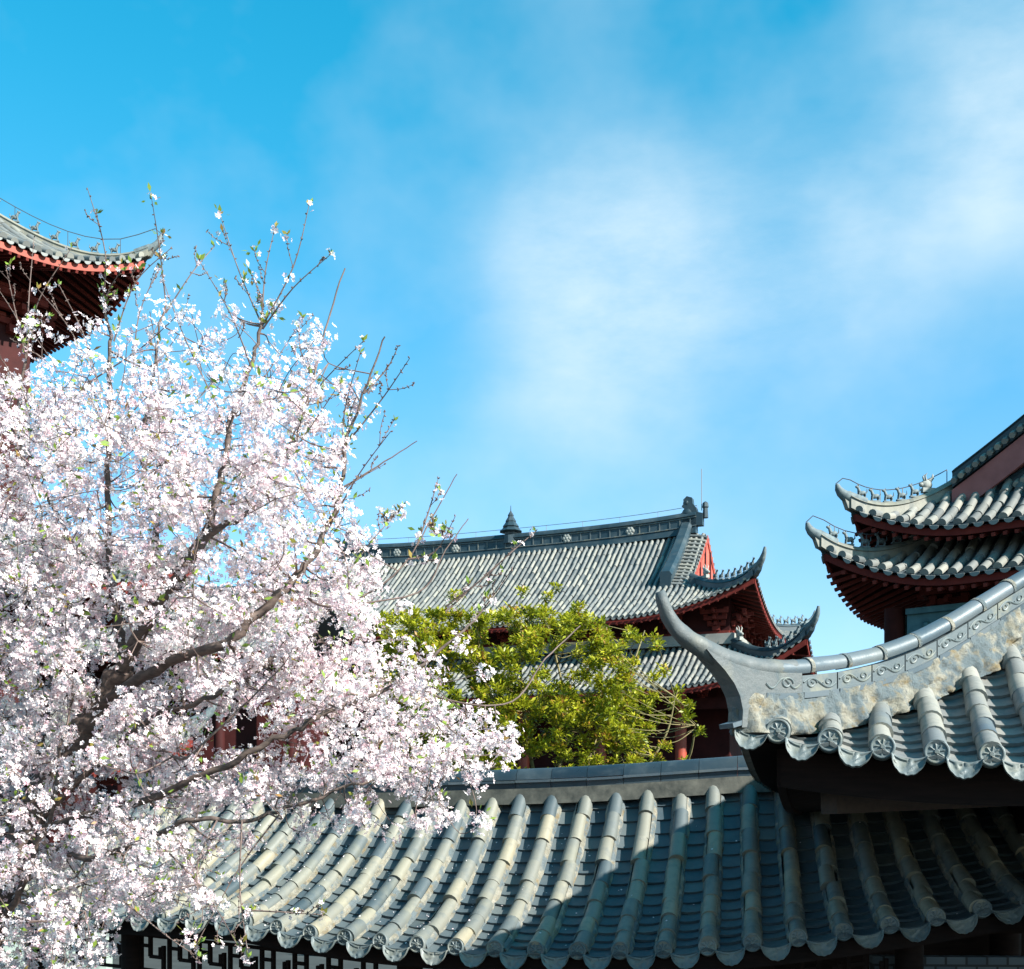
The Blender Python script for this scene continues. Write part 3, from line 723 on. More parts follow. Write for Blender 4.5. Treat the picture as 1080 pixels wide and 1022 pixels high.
def roof_side(root, f, spacing, rad, tl, pans, soffit_run, mats, seg=5, fascia=0.30, rafter=0.42, drip=True, r_in=0.05, deckn=30, raf_w=0.07, fascia_mat=None):
    us = sym(f.a - 0.05, spacing)
    T = MB(); P = MB() if pans else None
    tiles(f, us, rad, tl, T, P, pans or 0.3, spacing * 0.10, seg, 0.04, rad * 0.3, r_in=r_in, jit=0.012)
    if drip:
        for ua, ub in zip(us[:-1], us[1:]):
            u = (ua + ub) / 2; p, e, b, n = f.frame(u, -0.04); w = spacing * 0.34; hh = spacing * 0.30
            arc = [p + e * (w * math.cos(a)) + V((0, 0, -1)) * (hh * math.sin(a)) for a in frange(0, PI, 6)]
            T.slab(arc, b * 0.02)
    T.build('tube_tiles', mats[0], root, 50)
    if P: P.build('pan_tiles', mats[1], root)
    D = MB(); deck(f, frange(-f.a, f.a, deckn * 2), 10, -0.02 if not pans else -0.07, D)
    D.build('roof_deck', mats[1], root)
    S = MB(); ul = frange(-f.a + 0.12, f.a - 0.12, deckn * 2)
    cols = []
    for u in ul:
        c = f.a - abs(u); rm = min(soffit_run, c)
        z0 = f.base(u, 0.1).z - 0.16; z1 = min(f.base(u, max(rm, 0.12)).z - 0.16, z0 + 0.30 * soffit_run)
        cols.append([f.O + f.e * u + f.b * (0.10 + (max(rm, 0.11) - 0.10) * t) + V((0, 0, z0 + (z1 - z0) * t)) for t in (0, .33, .66, 1)])
    S.rings(cols, False, (False, False)); S.build('soffit', M['soffit'], root)
    F = MB(); F.sweep([f.base(u, 0.08) for u in ul], [(-0.03, -fascia), (-0.03, -0.09), (0.03, -0.09), (0.03, -fascia)], upz=True); F.build('fascia_board', fascia_mat or M['eaves'], root)
    Rf = MB(); u = -f.a + 0.3
    while u < f.a - 0.25:
        c = f.a - abs(u); rm = min(soffit_run, c * 0.98)
        if rm > 0.3:
            za = f.base(u, 0.1).z - 0.16 - raf_w * 0.9; zb = min(f.base(u, rm).z - 0.16, za + 0.30 * soffit_run) - raf_w * 0.4
            pa = f.O + f.e * u + f.b * 0.0 + V((0, 0, za - fascia * 0.45)); pb = f.O + f.e * u + f.b * rm + V((0, 0, zb - fascia * 0.3))
            Rf.bar(pa, pb, raf_w, raf_w)
        u += rafter
    Rf.build('rafters', M['bracket'], root)
def far_hip(root, P, zs, s_end, w, h, horn, mat, beasts=0, bsc=1.0, b0=0.6, bstep=0.7, dragon=None, wire=False, name='hip_ridge', horn_h=1.2):
    """P(s): plan point along the hip from the corner; zs(s): tile surface. Returns the ridge object."""
    sec = [(-w, -0.05), (-w, h * 0.62), (-w * 1.25, h * 0.68), (-w * 0.8, h * 0.97), (0, h * 1.06), (w * 0.8, h * 0.97), (w * 1.25, h * 0.68), (w, h * 0.62), (w, -0.05)]
    ss = frange(0.0, s_end, 26)
    d = (P(1) - P(0)).normalized(); side = V((d.y, -d.x, 0))
    mb = MB(); mb.sweep([P(s) + V((0, 0, zs(s))) for s in ss], sec, side, upz=True, vars=[rv() for _ in ss])
    o = mb.build(name, mat, root, 45)
    hn = MB(); z0 = zs(0); L = horn
    pts = [P(0.35) + V((0, 0, zs(0.35) + h * 0.72)), P(0) + V((0, 0, z0 + h * 0.72)), P(-L * .35) + V((0, 0, z0 + h * 0.72 + horn_h * .13)), P(-L * .65) + V((0, 0, z0 + h * 0.72 + horn_h * .36)), P(-L * .86) + V((0, 0, z0 + h * 0.72 + horn_h * .66)), P(-L * .95) + V((0, 0, z0 + h * .72 + horn_h))]
    hn.tube(pts, [w * 1.2, w * 1.15, w * 1.0, w * .85, w * .65, w * .35], 8); hn.build('ridge_horn', M['beast'], o, 60)
    th = MB(); th.slab([pts[1] + V((0, 0, w)), pts[2], pts[3], P(-L * .35) + V((0, 0, z0 + h * .3)), P(-0.05) + V((0, 0, z0 - 0.05)), P(0.25) + V((0, 0, zs(.25)))], side * w * 0.7); th.build('ridge_throat', mat, o)
    ang = math.atan2(d.y, d.x)
    for i in range(beasts):
        s = b0 + bstep * i; place(BEAST, 'ridge_beast', root, P(s) + V((0, 0, zs(s) + h * 1.03)), ang, bsc)
    if dragon: place(DRAGON, 'dragon_head', root, P(dragon) + V((0, 0, zs(dragon) + h * 0.95)), ang, bsc * 0.95)
    if wire:
        wm = MB(); wp = []
        top = horn_h * .98 + h * .72
        wp.append(P(-L * .95 - 0.03) + V((0, 0, z0 + top + 0.01)))
        for s in frange(-L * .5, s_end - 0.2, 14): wp.append(P(s) + V((0, 0, zs(max(s, 0)) + h + wire + (top - h) * max(0, (0.9 - s) / (0.9 + L * .95)) ** 2 * 0.30)))
        wm.tube(wp, 0.011, 5)
        for i in range(3, len(wp), 3):
            s = frange(-L * .5, s_end - 0.2, 14)[i - 1]; wm.tube([P(s) + V((0, 0, zs(max(s, 0)) + h * .9)), wp[i]], 0.010, 4)
        wm.build('lightning_wire', M['wire'], root)
    return o
def bracket_mesh():
    """one stepped bracket set: block, three rising arms along the wall, arms stepping outward (-y)"""
    mb = MB(); mb.box((0, 0, 0.10), (0.17, 0.17, 0.10))
    for k in range(3):
        z = 0.30 + k * 0.26; L = 0.42 + 0.12 * k; y = -0.28 * k
        mb.box((0, y, z), (L, 0.07, 0.08)); mb.bar((0, 0.25, z), (0, y - 0.34, z), 0.12, 0.15)
        for sx in (-1, 0, 1): mb.box((sx * (L - 0.09), y, z + 0.125), (0.10, 0.10, 0.045))
    return mb.mesh('bracket_set', M['bracket'])
M['bracket'] = noisy('dark_red_bracket_paint', (0.085, 0.014, 0.011), (0.14, 0.026, 0.019), 3, 0.7, spec=0.12)
BRACKET = bracket_mesh()

# ------------------------------------------------------------------ the great hall
def build_hall():
    A3 = at(735, 549, 65.0); B3 = at(363, 593, 72.6); mid = (A3 + B3) / 2
    rz = math.atan2(A3.y - B3.y, A3.x - B3.x); HL = (A3 - B3).length / 2
    root = thing('temple_hall', 'large double eaved hall with red gable and long pale tiled roof behind the leafy tree', 'temple hall', (mid.x, mid.y, GROUND), rz)
    G = -GROUND
    zr = 15.8 + G; ze = 10.25 + G; A = HL + 4.5; Bd = 8.0; gi = 3.5
    H = zr - ze
    zf = lambda r: ze + H * (0.66 * r / Bd + 0.34 * (r / Bd) * abs(r / Bd))
    lift = lambda c, r: 1.55 * max(0, 1 - max(c, 0) / 6.5) ** 2 * max(0, 1 - max(r, 0) / 6.5) ** 2
    ug = HL + 0.55
    def rmf(u): return Bd if abs(u) <= ug else min(A - abs(u), gi)
    mats = (M['far_tube'], M['far_pan'])
    def corner(sx, sy): return lambda s: V((sx * (A - s / math.sqrt(2)), sy * (Bd - s / math.sqrt(2)), 0))
    for sy in (-1, 1):
        f = Face((0, sy * Bd), (-sy, 0), (0, -sy), A, Bd, zf, lift, rmf)
        roof_side(root, f, 0.30, 0.088, 0.55, None, 2.2, mats, 5, 0.34, 0.40, r_in=0.03, deckn=40)
    for sx in (-1, 1):
        f = Face((sx * A, 0), (0, sx), (-sx, 0), Bd, gi, zf, lift)
        roof_side(root, f, 0.30, 0.088, 0.55, None, 2.2, mats, 5, 0.34, 0.40, r_in=0.03, deckn=24)
    zs = lambda s: zf(s / math.sqrt(2)) + lift(s / math.sqrt(2), s / math.sqrt(2))
    for sx in (-1, 1):
        for sy in (-1, 1):
            far_hip(root, corner(sx, sy), zs, (gi + 0.3) * math.sqrt(2), 0.17, 0.42, 0.75, M['far_ridge'], beasts=7, bsc=0.85, b0=0.3, bstep=0.5, dragon=4.2, horn_h=0.8)
            # gable ridge, rising from the hip to the main ridge
            yy = frange(Bd - gi + 0.1, 0.15, 16); gr = MB(); ur = HL - 0.55
            gr.sweep([V((sx * ur, sy * y, zf(Bd - y))) for y in yy], [(-0.28, -0.05), (-0.28, 0.60), (-0.34, 0.66), (-0.2, 0.86), (0.2, 0.86), (0.34, 0.66), (0.28, 0.60), (0.28, -0.05)], (1, 0, 0), upz=True, vars=[rv() for _ in yy]); gr.build('gable_ridge', M['far_ridge'], root, 40)
            # verge tiles outside the gable ridge, running across it
            vt = MB(); y = Bd - gi
            while y > 0.25:
                z = zf(Bd - y); p0 = V((sx * (ur + 0.25), sy * y, z + 0.16)); p1 = V((sx * (ug + 0.06), sy * y, z - 0.0)); vt.tube([p0, (p0 + p1) / 2 + V((0, 0, 0.03)), p1], 0.10, 6, var=rv()); y -= 0.30
            vt.build('verge_tiles', M['far_tube'], root, 50)
            bb = MB(); n = 14
            yy = frange(Bd - gi + 0.1, 0.0, n)
            bb.rings([[V((sx * ug, sy * y, zf(Bd - y) - 0.08)), V((sx * (ug + 0.05), sy * y, zf(Bd - y) - 0.08)), V((sx * (ug + 0.05), sy * y, zf(Bd - y) - 0.45)), V((sx * ug, sy * y, zf(Bd - y) - 0.45))] for y in yy]); bb.build('bargeboard', M['red'], root)
    for sx in (-1, 1):        # red gable wall
        gw = MB(); yy = frange(-(Bd - gi + 0.2), Bd - gi + 0.2, 20)
        poly = [V((sx * (HL + 0.50), y, zf(Bd - abs(y)) - 0.1)) for y in yy] + [V((sx * (HL + 0.50), Bd - gi + 0.2, zf(gi - 0.5))), V((sx * (HL + 0.50), -(Bd - gi + 0.2), zf(gi - 0.5)))]
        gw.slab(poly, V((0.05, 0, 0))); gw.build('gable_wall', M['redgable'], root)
        br = MB()
        for y in (-1.8, -0.6, 0.6, 1.8): br.box((sx * (HL + 0.56), y, zf(Bd - abs(y)) - 1.2), (0.05, 0.09, 0.9))
        br.box((sx * (HL + 0.56), 0, zf(gi + 0.5)), (0.045, 2.9, 0.12)); br.build('gable_truss', M['darkred'], root)
        lr = MB(); lr.bar((sx * (HL + 0.8), -(Bd - gi + 0.2), zf(gi - 0.05) + 0.15), (sx * (HL + 0.8), Bd - gi + 0.2, zf(gi - 0.05) + 0.15), 0.3, 0.5); lr.build('gable_foot_ridge', M['far_ridge'], root)
    # main ridge
    mr = MB(); xx = frange(-HL, HL, 40)
    sag = lambda x: 0.30 * (abs(x) / HL) ** 3
    mr.sweep([V((x, 0, zr + sag(x))) for x in xx], [(-0.34, -0.25), (-0.22, 0.10), (-0.22, 0.62), (-0.32, 0.68), (-0.30, 0.80), (-0.16, 0.93), (0.16, 0.93), (0.30, 0.80), (0.32, 0.68), (0.22, 0.62), (0.22, 0.10), (0.34, -0.25)], (0, 1, 0), upz=True, vars=[rv() for _ in xx])
    rdg = mr.build('main_ridge', M['far_ridge'], root, 40)
    ml = MB()
    for z in (0.13, 0.58): ml.sweep([V((x, 0, zr + sag(x) + z)) for x in xx], [(-0.27, 0), (-0.27, 0.05), (0.27, 0.05), (0.27, 0)], (0, 1, 0), upz=True)
    x = -HL + 0.4
    while x < HL: ml.box((x, 0, zr + sag(x) + 0.36), (0.025, 0.25, 0.22)); x += 0.55
    ml.build('ridge_moulding', M['band'], rdg)
    for x in (-HL * .66, -HL * .31, HL * .32, HL * .66):
        for sg in (-1, 1):
            fl = MB(); fl.ball((x, sg * 0.25, zr + sag(x) + 0.36), 0.12, 0.06, 0.12, 8, 4)
            for k in range(6): a = k * PI / 3; fl.ball((x + 0.15 * math.cos(a), sg * 0.25, zr + sag(x) + 0.36 + 0.15 * math.sin(a)), 0.11, 0.05, 0.11, 6, 4)
            fl.build('ridge_flower', M['pale_beast'], rdg, True)
    fn = MB(); fn.lathe((0, 0, zr), [(0.42, 0.4), (0.42, 0.85), (0.34, 0.90), (0.36, 1.02), (0.66, 1.08), (0.42, 1.30), (0.48, 1.36), (0.30, 1.60), (0.32, 1.66), (0.16, 1.92), (0.18, 2.0), (0.03, 2.25), (0.015, 2.55)], 8); fn.build('ridge_finial', M['far_ridge'], root, 30)
    for sx in (-1, 1):        # ridge-end beasts
        x0 = sx * (HL - 0.1); z0 = zr + 0.3 + 0.75
        ou = [(a * 0.8, c * 0.82 - 0.1) for a, c in [(0.55, -0.6), (0.55, 0.15), (0.2, 0.25), (0.12, 0.55), (-0.1, 0.8), (-0.15, 1.2), (-0.5, 1.32), (-0.75, 1.1), (-0.62, 0.9), (-0.85, 0.7), (-0.6, 0.45), (-0.95, 0.2), (-0.75, -0.1), (-0.9, -0.6)]]
        bs = MB(); bs.slab([V((x0 + sx * a, 0, z0 + c)) for a, c in ou], V((0, 0.22, 0)))
        bs.ball((x0 - sx * 0.4, 0, z0 + 0.65), 0.26, 0.26, 0.28); bs.ball((x0 - sx * 0.36, 0, z0 + 0.1), 0.36, 0.3, 0.36)
        bs.lathe((x0 + sx * 0.55, 0, z0 - 0.2), [(0.16, 0), (0.13, 0.5), (0.18, 0.56), (0.15, 0.78), (0.04, 0.86)], 8)
        bs.build('ridge_end_beast', M['far_ridge'], root, 40)
        wr = MB(); wr.tube([(x0 + sx * .35, 0, z0 + .2), (x0 + sx * .35, 0, z0 + 2.4)], 0.02, 4); wr.build('lightning_rod', M['wire'], root)
    wr = MB(); wr.tube([V((x, 0, zr + sag(x) + 1.25)) for x in xx], 0.014, 4)
    for x in frange(-HL, HL, 10): wr.tube([(x, 0, zr + sag(x) + .9), (x, 0, zr + sag(x) + 1.25)], 0.013, 4)
    wr.build('lightning_wire', M['wire'], root)
    # lower eave
    A2, B2, run2 = A + 2.65, Bd + 2.4, 4.2
    ze2 = 6.55 + G; H2 = 2.4
    zf2 = lambda r: ze2 + H2 * (0.75 * r / run2 + 0.25 * (r / run2) * abs(r / run2))
    lift2 = lambda c, r: 2.0 * max(0, 1 - max(c, 0) / 6.0) ** 2 * max(0, 1 - max(r, 0) / 6.0) ** 2
    lo = bpy.data.objects.new('lower_roof', None)
    for sy in (-1, 1):
        f = Face((0, sy * B2), (-sy, 0), (0, -sy), A2, run2, zf2, lift2); roof_side(root, f, 0.30, 0.088, 0.5, None, 2.4, mats, 5, 0.34, 0.40, r_in=0.02, deckn=40)
    for sx in (-1, 1):
        f = Face((sx * A2, 0), (0, sx), (-sx, 0), B2, run2, zf2, lift2); roof_side(root, f, 0.30, 0.088, 0.5, None, 2.4, mats, 5, 0.34, 0.40, r_in=0.02, deckn=24)
    zs2 = lambda s: zf2(s / math.sqrt(2)) + lift2(s / math.sqrt(2), s / math.sqrt(2))
    for sx in (-1, 1):
        for sy in (-1, 1):
            far_hip(root, (lambda sx, sy: lambda s: V((sx * (A2 - s / math.sqrt(2)), sy * (B2 - s / math.sqrt(2)), 0)))(sx, sy), zs2, run2 * math.sqrt(2) - 0.1, 0.17, 0.42, 0.75, M['far_ridge'], beasts=6, bsc=0.85, b0=0.3, bstep=0.52, dragon=5.2, horn_h=0.8)
    # walls
    wx, wy = A2 - run2, B2 - run2
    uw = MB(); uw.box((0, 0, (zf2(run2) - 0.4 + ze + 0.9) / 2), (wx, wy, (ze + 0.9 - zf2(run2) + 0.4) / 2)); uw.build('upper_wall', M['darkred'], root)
    cr = MB()
    for sy in (-1, 1): cr.bar((-wx - .3, sy * (wy + 0.2), zf2(run2) + 0.25), (wx + .3, sy * (wy + 0.2), zf2(run2) + 0.25), 0.4, 0.5)
    for sx in (-1, 1): cr.bar((sx * (wx + 0.2), -wy, zf2(run2) + 0.25), (sx * (wx + 0.2), wy, zf2(run2) + 0.25), 0.4, 0.5)
    cr.build('wall_top_ridge', M['greywall'], root)
    tie = MB(); tie.bar((-wx, -wy - 0.06, ze - 0.75), (wx, -wy - 0.06, ze - 0.75), 0.2, 0.22); tie.bar((wx + 0.06, -wy, ze - 0.75), (wx + 0.06, wy, ze - 0.75), 0.2, 0.22); tie.build('tie_beam', M['bracket'], root)
    for i in range(13):
        x = -wx + 0.6 + (2 * wx - 1.2) * i / 12
        o = place(BRACKET, 'bracket_set', root, (x, -wy - 0.12, ze - 0.62), 0, 1.0)
    for i in range(7):
        y = -wy + 0.6 + (2 * wy - 1.2) * i / 6
        place(BRACKET, 'bracket_set', root, (wx + 0.12, y, ze - 0.62), PI / 2, 1.0)
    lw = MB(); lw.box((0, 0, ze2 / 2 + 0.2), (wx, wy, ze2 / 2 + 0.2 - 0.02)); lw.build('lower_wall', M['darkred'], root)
    cx = wx + 2.0; cy = wy + 2.0; nb = 9
    for i in range(nb):
        x = -cx + 2 * cx * i / (nb - 1)
        c = MB(); c.lathe((x, -cy, 0), [(0.30, 0), (0.27, ze2 - 0.05)], 12); c.build('column', M['red'], root, 40)
    for j in (-1, 0, 1):
        c = MB(); c.lathe((cx, j * cy * 0.5 + 0.0, 0), [(0.30, 0), (0.27, ze2 - 0.05)], 12); c.build('column', M['red'], root, 40)
    eb = MB(); eb.bar((-cx, -cy, ze2 - 0.55), (cx, -cy, ze2 - 0.55), 0.3, 0.5); eb.bar((cx, -cy, ze2 - 0.55), (cx, cy, ze2 - 0.55), 0.3, 0.5); eb.build('eave_beam', M['darkred'], root)
    for i in range(16):
        x = -cx + 0.9 + (2 * cx - 1.8) * i / 15; place(BRACKET, 'bracket_set', root, (x, -cy - 0.05, ze2 - 0.36), 0, 0.55)
    # lattice windows along the front, with a sill rail
    nw = 22; q = 2 * wx / nw
    for i in range(nw):
        x = -wx + q * (i + 0.5)
        g = MB(); g.box((x, -wy - 0.03, 5.0), (q * 0.38, 0.03, 1.55)); gl = g.build('window', M['glass'], root)
        fr = MB()
        for dx in (-.41, 0, .41): fr.box((x + dx * q, -wy - 0.09, 5.0), (0.07, 0.05, 1.65))
        for z in (3.4, 4.5, 5.2, 6.6): fr.box((x, -wy - 0.085, z), (q * 0.44, 0.045, 0.07))
        fr.build('window_frame', M['brown'], gl)
    rail = MB(); rail.bar((-cx, -cy, 2.6 + 0.9), (cx, -cy, 2.6 + 0.9), 0.12, 0.16); rail.bar((-cx, -cy, 6.3), (cx, -cy, 6.3), 0.12, 0.3); rail.build('rail', M['darkred'], root)
build_hall()

# ------------------------------------------------------------------ the two-tier tower at the right
def hip_tier(root, A, Bd, ze, H, run, L0, Lc, spacing, rad, kb, mats, ridge_mat, corners, pans=0.3, soff=2.2, hip_len=None, w=0.13, h=0.34, gable=None, beasts=5, bsc=0.75, b0=0.8, bstep=0.62, dragon=None, wire=None, horn=0.9, horn_h=1.0, fascia=0.30, faces=(0, 1, 2, 3), rafter=0.22, fascia_mat=None):
    zf = lambda r: ze + H * (kb * r / run + (1 - kb) * (r / run) * abs(r / run))
    lift = lambda c, r: L0 * max(0, 1 - max(c, 0) / Lc) ** 2 * max(0, 1 - max(r, 0) / Lc) ** 2
    defs = [((0, -Bd), (1, 0), (0, 1), A), ((A, 0), (0, 1), (-1, 0), Bd), ((0, Bd), (-1, 0), (0, -1), A), ((-A, 0), (0, -1), (1, 0), Bd)]
    for k in faces:
        O, e, b, a = defs[k]
        f = Face(O, e, b, a, run, zf, lift)
        roof_side(root, f, spacing, rad, 0.42, pans, soff, mats, 7, fascia, rafter, r_in=0.03, deckn=26, fascia_mat=fascia_mat)
    zs = lambda s: zf(s / math.sqrt(2)) + lift(s / math.sqrt(2), s / math.sqrt(2))
    for (sx, sy) in ((-1, -1), (1, -1), (1, 1), (-1, 1)):
        main = (sx, sy) in corners
        far_hip(root, (lambda sx, sy: lambda s: V((sx * (A - s / math.sqrt(2)), sy * (Bd - s / math.sqrt(2)), 0)))(sx, sy), zs, hip_len or run * math.sqrt(2) - 0.05, w, h, horn, ridge_mat, beasts=beasts if main else 0, bsc=bsc, b0=b0, bstep=bstep, dragon=dragon if main else None, wire=wire if main else None, horn_h=horn_h)
    return zf, lift
def gable_block(root, A, Bd, gi, zf, H, mats, ends, depth):
    """cross gables standing on the hip skirt: ends lists (axis, side); depth None runs the gable right through"""
    hw = A - gi; hl = A - gi; z0 = zf(gi)
    prof = lambda t: z0 + H * (0.86 * t + 0.14 * t * t)
    done = set()
    for axis, e in ends:
        qa, qb = (-hl - 0.4, hl + 0.4) if depth is None else ((-hl - 0.4, -hl + depth) if e < 0 else (hl - depth, hl + 0.4))
        P = lambda t, q, sg: (V((sg * hw * (1 - t), q, prof(t))) if axis == 0 else V((q, sg * hw * (1 - t), prof(t))))
        d = V((0, e, 0)) if axis == 0 else V((e, 0, 0)); q = e * (hl + 0.25)
        for sg in (-1, 1):
            if (axis, sg, depth is None) not in done:
                if depth is None: done.add((axis, sg, True))
                T = MB(); D = MB(); n = int((qb - qa) / 0.28)
                for i in range(n): T.tube([P(t, qa + (qb - qa) * (i + .5) / n, sg) + V((0, 0, 0.05)) for t in frange(0, 1, 10)], 0.085, 7, var=rv())
                T.build('gable_tube_tiles', mats[0], root, 50)
                D.rings([[P(t, qq, sg) for t in frange(0, 1, 10)] for qq in (qa, qb)], False, (False, False)); D.build('gable_deck', mats[1], root)
            rg = MB(); rg.sweep([P(t, q, sg) for t in frange(0, 1, 14)], [(-0.15, -0.05), (-0.15, 0.24), (-0.19, 0.28), (0, 0.38), (0.19, 0.28), (0.15, 0.24), (0.15, -0.05)], ((0, 1, 0) if axis == 0 else (1, 0, 0)), upz=True); rg.build('gable_ridge', M['far_ridge'], root, 40)
            vt = MB()
            for t in frange(0.02, 0.98, 26):
                p = P(t, q, sg); vt.tube([p + d * 0.12 + V((0, 0, 0.10)), p + d * 0.34 + V((0, 0, -0.02))], 0.065, 6, var=rv())
            vt.build('verge_tiles', M['far_tube'], root, 50)
            bb = MB(); bb.rings([[P(t, q, sg) + d * 0.10 + V((0, 0, -0.12)), P(t, q, sg) + d * 0.18 + V((0, 0, -0.12)), P(t, q, sg) + d * 0.18 + V((0, 0, -0.70)), P(t, q, sg) + d * 0.10 + V((0, 0, -0.70))] for t in frange(0, 1, 14)]); bb.build('bargeboard', M['pinkred'], root)
        gw = MB(); qq = e * (hl - 0.05)
        P2 = lambda t, s_: (V((s_ * hw * (1 - t), qq, prof(t) - 0.1)) if axis == 0 else V((qq, s_ * hw * (1 - t), prof(t) - 0.1)))
        gw.slab([P2(t, -1) for t in frange(0, 1, 10)] + [P2(t, 1) for t in frange(0.9, 0, 9)], V((0, 0.05, 0)) if axis == 0 else V((0.05, 0, 0))); gw.build('gable_wall', M['pinkred'], root)
M['pinkred'] = noisy('faded_pink_red_boards', (0.20, 0.06, 0.055), (0.30, 0.10, 0.09), 2, 0.7)
def build_right_tower():
    c = at(864, 547, 26.0); A = 6.2; rz = R(-36)
    ex = V((math.cos(rz), math.sin(rz), 0)); ey = V((-math.sin(rz), math.cos(rz), 0))
    cen = V((c.x, c.y, 0)) + ex * A + ey * A
    root = thing('tiled_tower', 'tall two tier tower with dark red eaves and upturned corners at the right edge', 'tower', (cen.x, cen.y, GROUND), rz)
    G = -GROUND; mats = (M['far_tube'], M['far_pan'])
    hip_c = dict(fascia=0.24, horn=0.28, horn_h=0.27, w=0.12, h=0.27)
    zf, lf = hip_tier(root, A, A, 5.15 + G, 1.62, 2.45, 0.95, 2.9, 0.285, 0.090, 0.62, mats, M['pale_ridge'], [(-1, -1)], dragon=2.2, wire=0.30, beasts=5, bsc=0.55, b0=0.30, bstep=0.36, soff=2.3, **hip_c)
    gable_block(root, A, A, 2.45, zf, 1.9, mats, ((0, -1), (1, -1)), 1.6)
    # upper tier, set back a little
    c2 = at(895, 522, 26.12); d = V((c2.x, c2.y, 0)) - cen; A2 = (abs(d.dot(ex)) + abs(d.dot(ey))) / 2
    zf2, lf2 = hip_tier(root, A2, A2, 6.22 + G, 1.20, 1.75, 0.72, 2.6, 0.285, 0.090, 0.62, mats, M['pale_ridge'], [(-1, -1)], dragon=1.8, wire=0.28, beasts=5, bsc=0.52, b0=0.28, bstep=0.30, soff=1.55, **hip_c)
    gable_block(root, A2, A2, 1.75, zf2, 2.75, mats, ((0, -1), (0, 1)), None)
    # body
    b = MB(); b.box((0, 0, (5.1 + G) / 2 + 0.4), (A - 2.3, A - 2.3, (5.1 + G) / 2 + 0.4 - 0.02)); b.build('lower_wall', M['soffit'], root)
    b = MB(); zt = 6.9 + G; zb = 5.6 + G; b.box((0, 0, (zt + zb) / 2), (A2 - 2.1, A2 - 2.1, (zt - zb) / 2 + 0.3)); b.build('upper_wall', M['soffit'], root)
    # teal painted frieze panels with studs under the lower eave
    q = A - 1.15
    for k, (px_, nrm) in enumerate((((0, -q), (1, 0)), ((-q, 0), (0, 1)))):
        p = MB(); d = V((nrm[0], nrm[1], 0)); c0 = V((px_[0], px_[1], 0))
        p.bar(c0 - d * (q - 0.35) + V((0, 0, 4.12 + G)), c0 + d * (q - 0.2) + V((0, 0, 4.12 + G)), 0.12, 1.05); fz = p.build('frieze_panel', M['teal'], root)
        out = V((0, -1, 0)) if k == 0 else V((-1, 0, 0))
        st = MB()
        for row, z in enumerate((4.10, 4.38)):
            for i in range(34): st.ball(c0 + d * (-q + 0.6 + i * 0.30 + 0.15 * row) + out * 0.08 + V((0, 0, z + G)), 0.085, 0.085, 0.085, 7, 5)
        st.build('frieze_stud', M['teal'], fz, True)
        p = MB(); p.bar(c0 - d * (q - 0.35) + out * .05 + V((0, 0, 4.68 + G)), c0 + d * (q - 0.2) + out * .05 + V((0, 0, 4.68 + G)), 0.24, 0.12); p.build('frieze_rail', M['teal'], fz)
    for i in range(8):
        for k in range(2):
            t = -q + 1.0 + i * (2 * q - 2) / 7
            place(BRACKET, 'bracket_set', root, (t, -q + 0.9, 4.55 + G) if k == 0 else (-q + 0.9, t, 4.55 + G), 0 if k == 0 else -PI / 2, 0.75)
    for sx, sy in ((-1, -1), (1, -1), (-1, 1), (1, 1)):
        cmb = MB(); cmb.lathe((sx * (q - .05), sy * (q - .05), 0), [(0.24, 0), (0.22, 4.8 + G)], 12); cmb.build('column', M['soffit'], root, 40)
build_right_tower()

# ------------------------------------------------------------------ the tower behind the cherry, upper left
def build_left_tower():
    c = at(157, 262, 33.0); Xd = V((0.66, 0.75, 0)).normalized(); rz = math.atan2(Xd.y, Xd.x); A = 4.6
    ex = Xd; ey = V((-Xd.y, Xd.x, 0)); cen = V((c.x, c.y, 0)) - ex * A + ey * A
    root = thing('tiled_pagoda', 'tall pagoda with bright red rafters high above the blossoming cherry at the left edge', 'pagoda', (cen.x, cen.y, GROUND), rz)
    G = -GROUND; mats = (M['far_tube'], M['far_pan'])
    z0 = (HOR - 262) / FPX * 33.0
    zf, lf = hip_tier(root, A, A, z0 - 1.18 + G, 3.5, A, 1.0, 3.4, 0.29, 0.095, 0.60, mats, M['pale_ridge'], [(1, -1)], wire=0.42, beasts=7, bsc=0.55, b0=0.9, bstep=0.52, horn=0.34, horn_h=0.40, w=0.11, h=0.22, soff=2.5, fascia=0.27, fascia_mat=M['red'])
    fn = MB(); zt = zf(A); fn.lathe((0, 0, zt), [(0.6, -.2), (0.5, .4), (0.25, .6), (0.45, 1.0), (0.4, 1.3), (0.1, 1.7), (0.02, 2.4)], 10); fn.build('finial', M['far_ridge'], root, 40)
    b = MB(); b.box((0, 0, (z0 - 1.2 + G) / 2), (A - 2.2, A - 2.2, (z0 - 1.2 + G) / 2 - 0.02)); b.build('wall', M['darkred'], root)
    for k in range(4):
        for i in range(5):
            t = -1.9 + 0.95 * i; rot = Matrix.Rotation(k * PI / 2, 3, 'Z'); place(BRACKET, 'bracket_set', root, rot @ V((t, -(A - 2.15), z0 - 2.55 + G)), k * PI / 2, 1.0)
    for zl in (6.4, 1.8):      # lower skirts, mostly behind the blossom
        hip_tier(root, A + 0.9, A + 0.9, zl + G, 1.6, 2.9, 1.0, 3.4, 0.29, 0.095, 0.62, mats, M['pale_ridge'], [], wire=None, beasts=0, horn=0.55, horn_h=0.75, w=0.14, h=0.34, soff=2.5, fascia=0.36, faces=(0, 1))
build_left_tower()

